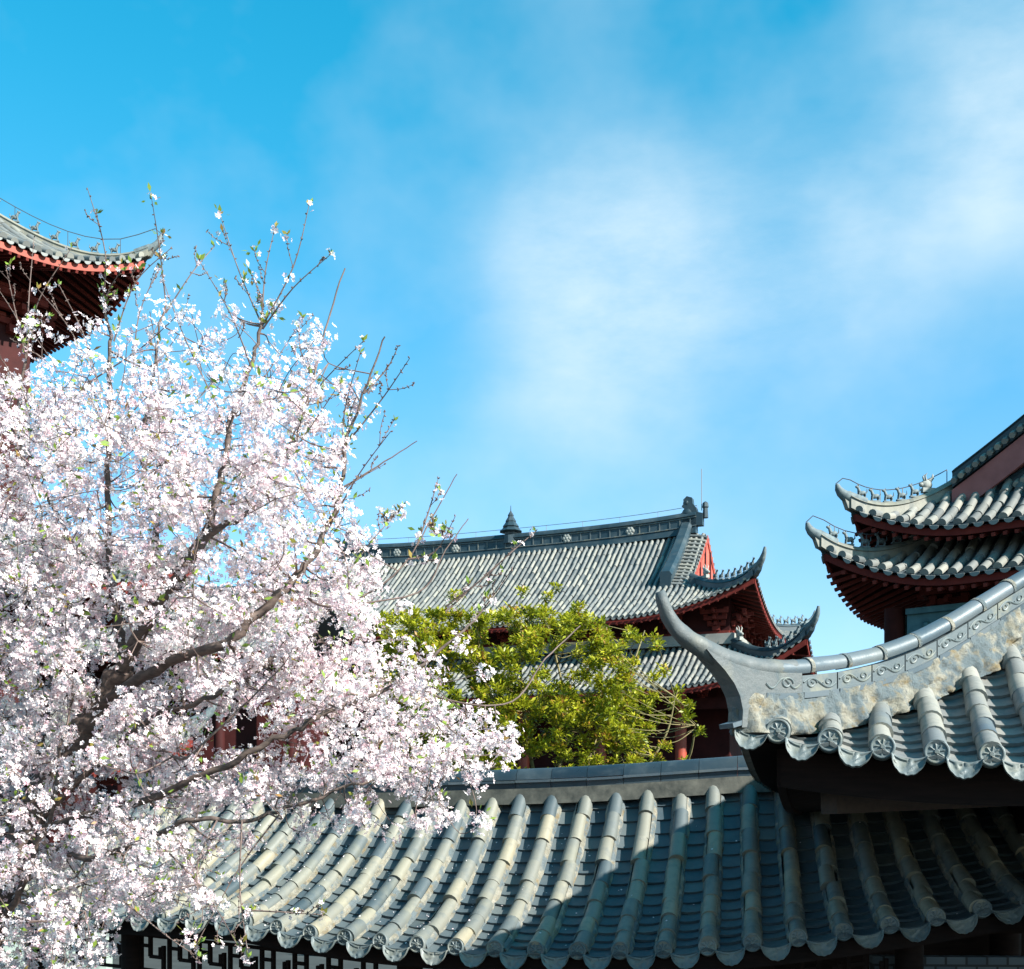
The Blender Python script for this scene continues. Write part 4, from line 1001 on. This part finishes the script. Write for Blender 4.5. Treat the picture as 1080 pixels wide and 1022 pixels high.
# ------------------------------------------------------------------ the low side hall behind the cherry
def build_side_hall():
    cx, cy = -17.5, 50.0; rz = R(-6)
    root = thing('side_hall', 'low dark side hall glimpsed through the cherry branches left of the large hall', 'side hall', (cx, cy, GROUND), rz)
    G = -GROUND; A, Bd, ze, H = 10.5, 4.2, 6.7 + G, 2.6
    zf = lambda r: ze + H * (0.7 * r / Bd + 0.3 * (r / Bd) * abs(r / Bd)); lift = lambda c, r: 0.4 * max(0, 1 - max(c, 0) / 3.0) ** 2
    for sy in (-1, 1): roof_side(root, Face((0, sy * Bd), (-sy, 0), (0, -sy), A, Bd, zf, lift, lambda u: Bd), 0.30, 0.09, 0.5, None, 1.5, (M['far_tube'], M['far_pan']), 5, 0.32, 0.4, deckn=20)
    rg = MB(); rg.sweep([V((x, 0, zf(Bd) + 0.4 * max(0, 1 - (A - abs(x)) / 3.0) ** 2)) for x in frange(-A, A, 20)], [(-0.2, -0.1), (-0.16, 0.45), (-0.2, 0.5), (0, 0.65), (0.2, 0.5), (0.16, 0.45), (0.2, -0.1)], (0, 1, 0), upz=True); rg.build('main_ridge', M['far_ridge'], root, 40)
    b = MB(); b.box((0, 0, (ze + 0.3) / 2), (A - 0.8, Bd - 2.2, (ze + 0.3) / 2 - 0.01)); b.build('wall', M['darkred'], root)
    eb = MB(); eb.bar((-A + .6, -Bd + 1.0, ze - 0.35), (A - .6, -Bd + 1.0, ze - 0.35), 0.22, 0.4); eb.build('eave_beam', M['darkred'], root)
    for i in range(8):
        c = MB(); c.lathe((-A + 0.8 + (2 * A - 1.6) * i / 7, -Bd + 1.0, 0), [(0.22, 0), (0.20, ze - 0.2)], 12); c.build('column', M['darkred'], root, 40)
build_side_hall()

# ------------------------------------------------------------------ mesh from numpy (petals and leaves)
def np_mesh(name, verts, quads, var, mat, smooth=False):
    me = bpy.data.meshes.new(name); n = len(verts); f = len(quads)
    me.vertices.add(n); me.vertices.foreach_set('co', verts.astype(np.float32).ravel())
    me.loops.add(f * 4); me.loops.foreach_set('vertex_index', quads.astype(np.int32).ravel())
    me.polygons.add(f); me.polygons.foreach_set('loop_start', np.arange(0, f * 4, 4, dtype=np.int32))
    me.update(calc_edges=True)
    a = me.attributes.new('var', 'FLOAT', 'FACE'); a.data.foreach_set('value', var.astype(np.float32))
    me.materials.append(mat); me.validate(); return me
def rand_frames(N, nrm):
    """rotation matrices (N,3,3) whose z columns are nrm, with random spin"""
    nrm = nrm / np.linalg.norm(nrm, axis=1, keepdims=True)
    r = RNG.normal(size=(N, 3)); x = np.cross(r, nrm); x /= np.linalg.norm(x, axis=1, keepdims=True); y = np.cross(nrm, x)
    return np.stack([x, y, nrm], axis=2)
def flower_template():
    vs = []; fs = []; kind = []
    for k in range(5):
        a = 2 * PI * k / 5; o = len(vs)
        def P(r, da, z): vs.append((r * math.cos(a + da), r * math.sin(a + da), z))
        P(0.08, 0, 0.0); P(0.62, -0.50, 0.16); P(0.92, -0.20, 0.22); P(0.84, 0.0, 0.24); P(0.92, 0.20, 0.22); P(0.62, 0.50, 0.16)
        fs += [(o, o + 1, o + 2, o + 3), (o, o + 3, o + 4, o + 5)]; kind += [k, k]
    o = len(vs)
    for k in range(4): vs.append((0.17 * math.cos(k * PI / 2), 0.17 * math.sin(k * PI / 2), 0.13))
    fs.append((o, o + 1, o + 2, o + 3)); kind.append(5)
    return np.array(vs), np.array(fs), np.array(kind)
def scatter(tv, tf, pos, frames, size):
    N = len(pos); v = np.einsum('nij,kj->nki', frames, tv) * size[:, None, None] + pos[:, None, :]
    q = tf[None] + (np.arange(N) * len(tv))[:, None, None]
    return v.reshape(-1, 3), q.reshape(-1, 4)
def in_poly(x, y, poly):
    c = False; n = len(poly)
    for i in range(n):
        x1, y1 = poly[i]; x2, y2 = poly[(i + 1) % n]
        if (y1 > y) != (y2 > y) and x < (x2 - x1) * (y - y1) / (y2 - y1) + x1: c = not c
    return c
# ------------------------------------------------------------------ the cherry tree
CROWN = [(-120, 420), (-40, 372), (20, 358), (60, 345), (100, 330), (150, 312), (205, 305), (255, 300), (292, 318), (330, 352), (358, 395), (362, 440), (372, 480), (358, 540), (384, 598), (410, 642), (432, 668), (458, 700), (486, 728), (518, 752), (540, 778), (536, 825), (500, 838), (470, 858), (430, 852), (395, 838), (340, 850), (300, 862), (250, 880), (225, 905), (205, 930), (215, 965), (170, 972), (125, 975), (95, 1000), (60, 1060), (-120, 1080)]
def density(x, y):
    jx = 22 * math.sin(x * 0.11 + 1.3 * math.sin(y * 0.05)) + 12 * math.sin(y * 0.23 + x * 0.05); jy = 22 * math.sin(y * 0.09 + 2.0 + 1.1 * math.sin(x * 0.07)) + 10 * math.sin(x * 0.21)
    if not in_poly(x + jx, y + jy, CROWN): return 0.0
    d = 0.80 + 0.20 * math.sin(x * 0.061 + 2.1 * math.sin(y * 0.037)) * math.sin(y * 0.071 + 1.7 * math.sin(x * 0.043))
    if x > 405 and y < 745: d *= 0.62
    if 450 <= y < 560: d *= 0.84
    if y < 450: d *= 0.07 + 0.93 * max(0, (y - 300) / 150.0) ** 1.9 if y < 450 else 1
    for gx, gy, rx, ry, k in ((245, 768, 50, 26, 0.93), (310, 785, 28, 16, 0.9), (262, 862, 60, 26, 0.75), (205, 880, 55, 40, 0.50), (150, 848, 60, 30, 0.45), (370, 500, 30, 60, 0.55), (375, 775, 30, 14, 0.5), (120, 700, 26, 26, 0.55), (340, 620, 30, 16, 0.3), (350, 690, 20, 12, 0.3), (480, 735, 26, 50, 0.5), (420, 660, 30, 22, 0.4), (430, 770, 30, 14, 0.35), (80, 480, 30, 14, 0.3), (140, 520, 20, 24, 0.3)):
        q = ((x - gx) / rx) ** 2 + ((y - gy) / ry) ** 2
        if q < 1: d *= 1 - k * (1 - q ** 2)
    return d
def build_cherry():
    base = at(-70, 1560, 6.1); base.z = GROUND
    root = thing('cherry_tree', 'flowering cherry tree covered in pale pink blossom with bare shoots on top', 'tree', base)
    off = Matrix.Translation(-base)
    def B(mb, name, mat, smooth=True):
        o = mb.build(name, mat, root, smooth); o.matrix_local = off; return o
    trunk = [base, at(-60, 1300, 6.08), at(-30, 1050, 6.05), at(25, 880, 6.0), at(80, 785, 5.95), at(108, 738, 5.9), at(130, 705, 5.85)]
    nodes = []                                  # points new twigs can sprout from: (pos, radius)
    def limb(pts, r0, r1, n=6, sides=9, wob=0.012):
        sp = spline([V(p) for p in pts], n); m = len(sp)
        sp = [p + V((random.gauss(0, wob), random.gauss(0, wob), random.gauss(0, wob))) * (1 if 0 < i < m - 1 else 0) * min(1, (r0 / 0.02)) for i, p in enumerate(sp)]
        rad = [r0 + (r1 - r0) * (i / (m - 1)) ** 0.8 for i in range(m)]
        for p, r in zip(sp, rad): nodes.append((p, r))
        return sp, rad
    mb = MB(); sp, rad = limb(trunk, 0.105, 0.050); mb.tube(sp, rad, 12); B(mb, 'trunk', M['bark'], 60)
    J = trunk[-1]; K = at(95, 752, 5.92); K2 = trunk[3]
    limbs = [
        ([J, at(150, 665, 5.75), at(172, 630, 5.65), at(192, 600, 5.6), at(228, 560, 5.65), at(266, 538, 5.7), at(292, 508, 5.75)], 0.040, 0.007),
        ([J, at(127, 668, 5.9), at(118, 622, 5.95), at(114, 560, 6.0), at(114, 480, 6.0), at(116, 400, 6.0), at(115, 355, 6.0), at(108, 320, 6.0)], 0.026, 0.006),
        ([K, at(165, 706, 5.6), at(238, 676, 5.4), at(272, 646, 5.4), at(304, 615, 5.4), at(330, 585, 5.45), at(350, 545, 5.5), at(360, 515, 5.5), at(364, 470, 5.5), at(384, 415, 5.5), at(406, 355, 5.5)], 0.030, 0.003),
        ([at(238, 676, 5.4), at(265, 700, 5.5), at(300, 690, 5.6), at(345, 672, 5.7)], 0.014, 0.005),
        ([K2, at(150, 765, 5.7), at(205, 742, 5.5), at(262, 716, 5.4), at(300, 690, 5.4), at(335, 668, 5.4)], 0.018, 0.005),
        ([K2, at(170, 838, 5.5), at(250, 800, 5.35), at(310, 771, 5.3), at(362, 745, 5.3), at(420, 718, 5.35), at(470, 680, 5.4), at(500, 655, 5.5)], 0.020, 0.005),
        ([K2, at(90, 905, 5.6), at(160, 882, 5.4), at(205, 864, 5.3), at(255, 866, 5.3), at(300, 852, 5.3), at(362, 832, 5.35), at(425, 810, 5.4), at(490, 800, 5.5)], 0.017, 0.004),
        ([at(-30, 1050, 6.05), at(15, 950, 5.8), at(35, 905, 5.7), at(55, 855, 5.6), at(62, 800, 5.6), at(76, 740, 5.6)], 0.022, 0.004),
        ([at(25, 880, 6.0), at(-30, 800, 6.0), at(-70, 700, 6.0), at(-100, 560, 6.0)], 0.035, 0.01),
        ([at(192, 600, 5.6), at(222, 545, 5.7), at(235, 490, 5.75), at(246, 440, 5.8), at(264, 385, 5.8), at(276, 342, 5.8)], 0.026, 0.007),
        ([at(118, 622, 5.95), at(70, 560, 6.3), at(30, 470, 6.4), at(62, 432, 6.4), at(102, 398, 6.4)], 0.014, 0.005),
        ([at(25, 880, 6.0), at(60, 690, 6.5), at(72, 640, 6.6), at(40, 560, 6.7), at(20, 450, 6.7), at(28, 360, 6.7)], 0.03, 0.006),
        ([at(150, 665, 5.75), at(165, 560, 6.2), at(150, 480, 6.3), at(160, 400, 6.3), at(175, 320, 6.3)], 0.02, 0.005),
        ([at(304, 615, 5.4), at(345, 640, 5.3), at(395, 622, 5.3), at(430, 590, 5.3), at(456, 545, 5.3), at(482, 500, 5.3)], 0.0065, 0.002),
        ([at(360, 515, 5.5), at(398, 492, 5.5), at(440, 465, 5.5)], 0.005, 0.002),
        ([at(345, 640, 5.3), at(440, 625, 5.4), at(470, 580, 5.4), at(494, 547, 5.4)], 0.0045, 0.002),
        ([at(420, 718, 5.35), at(480, 740, 5.3), at(540, 740, 5.3), at(575, 695, 5.4), at(612, 660, 5.5)], 0.005, 0.003),
        ([at(292, 508, 5.75), at(315, 455, 5.8), at(330, 400, 5.8), at(345, 340, 5.8), at(364, 283, 5.8)], 0.009, 0.003),
        ([at(228, 560, 5.65), at(190, 500, 5.6), at(150, 470, 5.5)], 0.010, 0.004),
        ([at(150, 765, 5.7), at(190, 800, 5.3), at(240, 760, 5.2), at(300, 700, 5.2)], 0.009, 0.003),
    ]
    for pts, a, b in limbs:
        mb = MB(); sp, rad = limb(pts, a, b, 6, wob=0.006 if a > 0.012 else 0.004); mb.tube(sp, rad, 9 if a > 0.02 else 7); B(mb, 'branch', M['bark'] if a > 0.012 else M['twig'], 60)
    shoots = MB(); buds = []; tips = []
    def shoot(p, q, r0=0.0045, r1=0.0014, bend=0.026, flowers=1):
        p = V(p); q = V(q); m = (p + q) / 2 + V((random.gauss(0, bend), random.gauss(0, bend), random.gauss(0, bend)))
        sp = spline([p, m, q], 5); shoots.tube(sp, [r0 + (r1 - r0) * i / (len(sp) - 1) for i in range(len(sp))], 5)
        for s_ in sp[2:]: buds.append(s_)
        L = (q - p).length
        for _ in range(random.randint(1, 3)):
            k = random.randint(2, len(sp) - 3); t = (sp[k + 1] - sp[k]).normalized(); sd = V((random.gauss(0, 1), random.gauss(0, .6), random.gauss(0.2, 1))); sd = (sd - t * sd.dot(t)).normalized()
            e = sp[k] + (t * 0.8 + sd * 0.6) * L * random.uniform(0.10, 0.28); m2 = (sp[k] + e) / 2 + sd * 0.012
            ss = spline([sp[k], m2, e], 3); shoots.tube(ss, [r1 * 1.5 + (r1 * 0.8 - r1 * 1.5) * i / (len(ss) - 1) for i in range(len(ss))], 4); buds.extend(ss[2:])
            if random.random() < 0.45: tips.append((e, random.randint(1, 4)))
        for k in (1, 2, 3, 4):
            if random.random() < 0.5: tips.append((sp[k], random.randint(2, 6)))
        if flowers: tips.append((q, flowers))
    T = lambda px, py, d: at(px, py, d)
    for a, b, d, fl in [((276, 342), (232, 226), 5.8, 3), ((276, 342), (290, 240), 5.8, 4), ((276, 345), (326, 216), 5.8, 2), ((277, 347), (349, 268), 5.8, 3), ((276, 342), (265, 290), 5.8, 5),
                        ((108, 320), (92, 198), 6.0, 0), ((110, 330), (128, 285), 6.0, 3), ((175, 320), (160, 210), 6.3, 3), ((175, 330), (226, 260), 6.3, 1), ((140, 400), (175, 270), 6.2, 0),
                        ((264, 385), (210, 275), 5.8, 2), ((246, 440), (320, 335), 5.8, 5), ((240, 450), (170, 290), 5.8, 2), ((364, 470), (432, 378), 5.5, 0), ((362, 490), (380, 372), 5.5, 3), ((384, 415), (420, 365), 5.5, 0), ((300, 480), (383, 360), 5.6, 1),
                        ((364, 480), (395, 395), 5.5, 2), ((330, 400), (315, 345), 5.8, 5), ((345, 560), (412, 455), 5.5, 0), ((350, 545), (405, 490), 5.5, 0), ((300, 490), (358, 405), 5.6, 6), ((28, 360), (36, 250), 6.7, 0), ((28, 380), (6, 280), 6.7, 0), ((28, 370), (75, 262), 6.7, 1), ((28, 372), (-5, 300), 6.7, 2),
                        ((102, 398), (190, 330), 6.4, 1), ((102, 398), (62, 300), 6.4, 1), ((102, 398), (40, 305), 6.4, 3), ((120, 360), (180, 262), 6.0, 0), ((430, 590), (480, 545), 5.3, 0), ((440, 575), (462, 505), 5.3, 0), ((370, 600), (425, 535), 5.3, 4), ((425, 535), (408, 545), 5.3, 6), ((470, 640), (545, 575), 5.4, 3), ((470, 645), (565, 560), 5.4, 2), ((500, 655), (540, 600), 5.5, 0),
                        ((456, 545), (470, 560), 5.3, 2), ((300, 852), (205, 1000), 5.2, 4), ((255, 866), (262, 1010), 5.1, 3), ((255, 960), (340, 965), 5.1, 2), ((160, 882), (255, 1005), 5.2, 4), ((130, 950), (210, 1010), 5.2, 2), ((76, 740), (72, 700), 5.6, 0), ((60, 470), (10, 400), 6.3, 5)]:
        shoot(T(*a, d), T(*b, d + random.uniform(-0.25, 0.25)), flowers=fl)
    # the main fork stays bare: little blossom right in front of the thick limbs
    bare = [[(q.x, q.y, q.z) for q in spline([V(p) for p in l], 6)] for l in [trunk[4:]] + [limbs[0][0][:6], limbs[1][0][:5], limbs[2][0][:7], limbs[4][0][:4], limbs[5][0][2:6]]]
    bare = [(540 + FPX * x / y, HOR - FPX * z / y, y) for l in bare for x, y, z in l]
    def hides_limb(x, y, d):
        for bx, by, bd in bare:
            if d < bd + 0.03 and (x - bx) ** 2 + (y - by) ** 2 < 9 ** 2: return random.random() < 0.70
        return False
    # targets through the crown's volume, each reached by a twig from the nearest limb
    npos = np.array([tuple(p) for p, r in nodes]); nrad = [r for p, r in nodes]
    clusters = []       # (pos, n flowers, spread)
    twigs = MB(); tries = 0; n_t = 0
    while n_t < 2900 and tries < 160000:
        tries += 1
        x = random.uniform(-110, 545); y = random.uniform(290, 1060)
        if random.random() > density(x, y): continue
        d = min(7.2, max(4.9, random.gauss(5.66 + 0.35 * (330 - x) / 400, 0.45)))
        q = at(x, y, d)
        if hides_limb(x, y, d): continue
        dd = np.linalg.norm(npos - np.array(tuple(q)), axis=1) + RNG.uniform(0, 0.08, len(npos)); k = int(np.argmin(dd)); p = V(npos[k])
        L = (q - p).length
        if L > 1.1: continue
        n_t += 1
        mid = (p + q) / 2 + V((random.gauss(0, 0.05), random.gauss(0, 0.05), random.gauss(0.0, 0.05) - 0.03)) * min(1, L / 0.4)
        sp = spline([p, mid, q], 4); r0 = min(0.0055, nrad[k] * 0.7)
        twigs.tube(sp, [r0 + (0.0017 - r0) * i / (len(sp) - 1) for i in range(len(sp))], 4, caps=(False, True))
        if n_t % 2 == 0:
            npos = np.vstack([npos, np.array([tuple(sp[4]), tuple(sp[6])])]); nrad += [0.004, 0.003]
        clusters.append((q, random.randint(11, 20), random.uniform(0.036, 0.070)))
        for s_ in sp[3:-1]:
            pxx = 540 + FPX * s_.x / s_.y; pyy = HOR - FPX * s_.z / s_.y
            if random.random() < 0.55 * density(pxx, pyy) and not hides_limb(pxx, pyy, s_.y): clusters.append((s_, random.randint(3, 7), random.uniform(0.03, 0.045)))
    for q, n in tips: clusters.append((q, n, 0.022 + 0.002 * n))
    B(twigs, 'twigs', M['twig'], 60)
    # bud scales along the bare shoots
    for p in buds:
        for _ in range(2):
            d = V((random.gauss(0, 1), random.gauss(0, 1), random.gauss(0.4, 1))).normalized(); shoots.tube([p, p + d * 0.006, p + d * 0.012], [0.0022, 0.0034, 0.0006], 4)
    B(shoots, 'bare_shoots', M['twig'], 60)
    P = []; Nn = []
    for c, n, s in clusters:
        for _ in range(n):
            d = V((random.gauss(0, 1), random.gauss(0, 1), random.gauss(0, 1))).normalized()
            P.append(tuple(c + d * s * random.uniform(0.55, 1.1))); Nn.append(tuple(d + V((random.gauss(0, .35) + 0.15, random.gauss(0, .35) - 0.25, random.gauss(0, .35) + 0.20))))
    P = np.array(P); Nn = np.array(Nn); N = len(P); print('flowers', N, 'clusters', len(clusters), 'twigs', n_t)
    tv, tf, kind = flower_template(); size = RNG.uniform(0.0105, 0.0168, N)
    v, q = scatter(tv, tf, P, rand_frames(N, Nn), size)
    v += RNG.normal(0, 0.0009, v.shape)
    fl = np.clip(RNG.normal(0.62, 0.20, N), 0.16, 1.0); pink = RNG.random(N) < 0.10; fl[pink] = RNG.uniform(0.12, 0.26, pink.sum())
    var = np.repeat(fl[:, None], len(tf), axis=1) + RNG.normal(0, 0.05, (N, len(tf))); var = np.clip(var, 0.12, 1)
    var[:, kind == 5] = RNG.uniform(0.0, 0.10, N)[:, None]
    o = link('blossom', np_mesh('blossom', v, q, var.ravel(), M['petal']), root); o.matrix_local = off
    # young leaves
    P = []; Nn = []
    for c, n, s in clusters:
        if random.random() < 0.17:
            for _ in range(random.randint(2, 5)):
                d = V((random.gauss(0, .7), random.gauss(0, .7), random.gauss(0.4, .6))).normalized(); P.append(tuple(c + d * s * 1.1)); Nn.append(tuple(d))
    for q, n in tips:
        for _ in range(3): P.append(tuple(q)); Nn.append((random.gauss(0, .6), random.gauss(0, .6), 1))
    P = np.array(P); Nn = np.array(Nn); N = len(P)
    lt = np.array([(0, 0, 0), (0.22, 0.05, 0.5), (0, 0, 1.0), (-0.22, 0.05, 0.5), ]); lf = np.array([(0, 1, 2, 3)])
    v, q = scatter(lt, lf, P, rand_frames(N, Nn), RNG.uniform(0.022, 0.045, N))
    o = link('young_leaves', np_mesh('young_leaves', v, q, RNG.random(N), M['newleaf']), root); o.matrix_local = off
build_cherry()
def fallen_petals():
    zf = lambda u: interp(ZE, u) - 0.035; zr = lambda u: interp(ZR, u) - 0.02
    f = ArcFace(GC, GR, GA0, GRUN, zf, zr, 1); P = []; Nn = []
    for _ in range(480):
        u = min(1.5, random.gauss(-3.2, 1.6)); r = random.uniform(0.02, GRUN - 0.1)
        k = round(u / 0.262); on = random.random() < 0.25
        if on: p = f.pt(k * 0.262, r, 0.020 + 0.054); n = f.frame(u, r)[3]
        else:
            v = (k + 0.5) * 0.262 + random.gauss(0, 0.022); p = f.pt(v, r, -0.018); n = f.frame(v, r)[3]
        P.append(tuple(p)); Nn.append(tuple(n + V((random.gauss(0, .3), random.gauss(0, .3), 0))))
    P = np.array(P); Nn = np.array(Nn); N = len(P)
    lt = np.array([(-0.5, -0.6, 0.1), (0.5, -0.6, 0.1), (0.6, 0.5, 0.15), (-0.6, 0.5, 0.15)]); lf = np.array([(0, 1, 2, 3)])
    v, q = scatter(lt, lf, P, rand_frames(N, Nn), RNG.uniform(0.006, 0.011, N))
    o = link('fallen_petals', np_mesh('fallen_petals', v, q, RNG.uniform(0.3, 1, N), M['petal'])); o['kind'] = 'stuff'; o['label'] = 'fallen petals lying between the tiles of the gallery roof'
fallen_petals()

# ------------------------------------------------------------------ the yellow-green broadleaf tree behind the gallery
def build_green():
    D0 = 13.5
    base = at(560, 1200, D0); base.z = GROUND
    root = thing('broadleaf_tree', 'small yellow green leafy tree between the gallery ridge and the hall', 'tree', base)
    off = Matrix.Translation(-base)
    def B(mb, name, mat, smooth=True): o = mb.build(name, mat, root, smooth); o.matrix_local = off; return o
    tr = MB(); fork = at(575, 860, D0); sp = spline([base, base + V((0.05, 0, 1.6)), fork], 6); tr.tube(sp, [0.10 - 0.045 * i / (len(sp) - 1) for i in range(len(sp))], 10); B(tr, 'trunk', M['stem'], 60)
    nodes = [fork]
    limbs = [[(575, 860), (592, 800), (598, 755), (588, 700), (575, 650)], [(575, 860), (540, 800), (520, 740), (500, 690)], [(575, 860), (620, 800), (650, 750), (668, 700), (680, 665)], [(575, 860), (660, 830), (700, 780), (712, 735)], [(575, 860), (500, 820), (460, 760), (440, 690), (430, 650)], [(575, 860), (560, 800), (552, 740), (548, 680), (552, 640)], [(700, 830), (726, 800), (733, 765)], [(575, 860), (620, 810), (632, 740), (640, 660)]]
    for l in limbs:
        dz = random.uniform(-0.9, 0.9); pts = [at(x, y, D0 + dz * i / (len(l) - 1)) for i, (x, y) in enumerate(l)]; sp = spline(pts, 6); mb = MB()
        mb.tube(sp, [0.026 - 0.020 * i / (len(sp) - 1) for i in range(len(sp))], 7); B(mb, 'branch', M['stem'], 60); nodes += sp[3:]
    cl = [(552, 642, .9), (545, 655, .8), (578, 627, .6), (586, 617, .5), (551, 622, .7), (574, 642, .8), (606, 648, 1.2), (618, 652, 1.1), (632, 655, 1), (610, 640, 1), (640, 668, .8), (522, 650, .8), (498, 648, 1), (480, 628, 1), (470, 645, 1), (430, 655, 1), (455, 660, 1), (425, 700, 1), (665, 668, .9), (655, 680, 1), (672, 672, .8), (690, 672, .8), (694, 680, .7), (664, 663, .7), (668, 698, .9), (640, 688, .9), (700, 706, 1), (688, 712, .9), (715, 726, .55), (712, 738, .9), (727, 742, .7), (724, 754, .9), (695, 755, .9), (684, 765, .9), (738, 769, .7), (700, 784, .9), (692, 798, .8), (722, 801, .6), (676, 790, .8), (655, 770, 1), (667, 735, 1), (650, 720, 1), (690, 733, .8), (660, 700, 1)]
    LOW = [(395, 650), (430, 640), (500, 648), (560, 640), (625, 650), (660, 690), (685, 740), (670, 815), (480, 830), (430, 810), (385, 720)]
    n = 0
    while n < 560:
        x = random.uniform(385, 700); y = random.uniform(636, 830)
        if not in_poly(x, y, LOW): continue
        if ((x - 527) / 18) ** 2 + ((y - 665) / 16) ** 2 < 1 or ((x - 590) / 18) ** 2 + ((y - 700) / 18) ** 2 < 1 or ((x - 565) / 20) ** 2 + ((y - 805) / 14) ** 2 < 1: continue
        cl.append((x, y, random.uniform(0.6, 1.15))); n += 1
    tw = MB(); P = []; Nn = []; S = []; Vv = []
    for x, y, s in cl:
        q = at(x, y, D0 + random.gauss(0, 0.55)); p = min(nodes, key=lambda k: (k - q).length); mid = (p + q) / 2 + V((random.gauss(0, .05), random.gauss(0, .05), -0.05))
        tw.tube(spline([p, mid, q], 4), [0.006 - 0.004 * i / 8 for i in range(9)], 5)
        tint = random.gauss(0, 0.10)
        # a flattish rosette: yellower leaves on top, darker drooping ones below
        for k in range(int(70 * s + 16)):
            th = random.uniform(0, 2 * PI); el = random.uniform(-0.55, 1.15)
            d = V((math.cos(th) * math.cos(el), math.sin(th) * math.cos(el), math.sin(el))); o = q + V((random.gauss(0, .03), random.gauss(0, .03), random.gauss(0, .025))) * s - V((0, 0, 0.03))
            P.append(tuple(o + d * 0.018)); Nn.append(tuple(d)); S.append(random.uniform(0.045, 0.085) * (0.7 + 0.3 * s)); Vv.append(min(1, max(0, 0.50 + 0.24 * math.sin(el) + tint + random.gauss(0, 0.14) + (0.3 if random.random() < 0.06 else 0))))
    B(tw, 'twigs', M['stem'], 60)
    P = np.array(P); Nn = np.array(Nn); N = len(P); Fz = rand_frames(N, Nn)
    # leaf blades lie with their face turned up
    up = np.array([0, 0, 1.0]) + RNG.normal(0, .35, (N, 3)); z = Fz[:, :, 2]; x = np.cross(z, up); x /= np.linalg.norm(x, axis=1, keepdims=True); y = np.cross(z, x); Fz = np.stack([x, y, z], axis=2)
    lt = np.array([(0, 0, 0), (0.10, -0.02, 0.22), (0.19, -0.035, 0.58), (0.0, 0.10, 1.0), (-0.19, -0.035, 0.58), (-0.10, -0.02, 0.22), (0, 0.03, 0.40), (0, 0.02, 0.7)])
    lf = np.array([(0, 1, 2, 6), (6, 2, 3, 7), (0, 6, 4, 5), (6, 7, 3, 4)])
    v, q = scatter(lt, lf, P, Fz, np.array(S)); print('leaves', N)
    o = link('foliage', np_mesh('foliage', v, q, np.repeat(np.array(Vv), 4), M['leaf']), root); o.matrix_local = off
build_green()
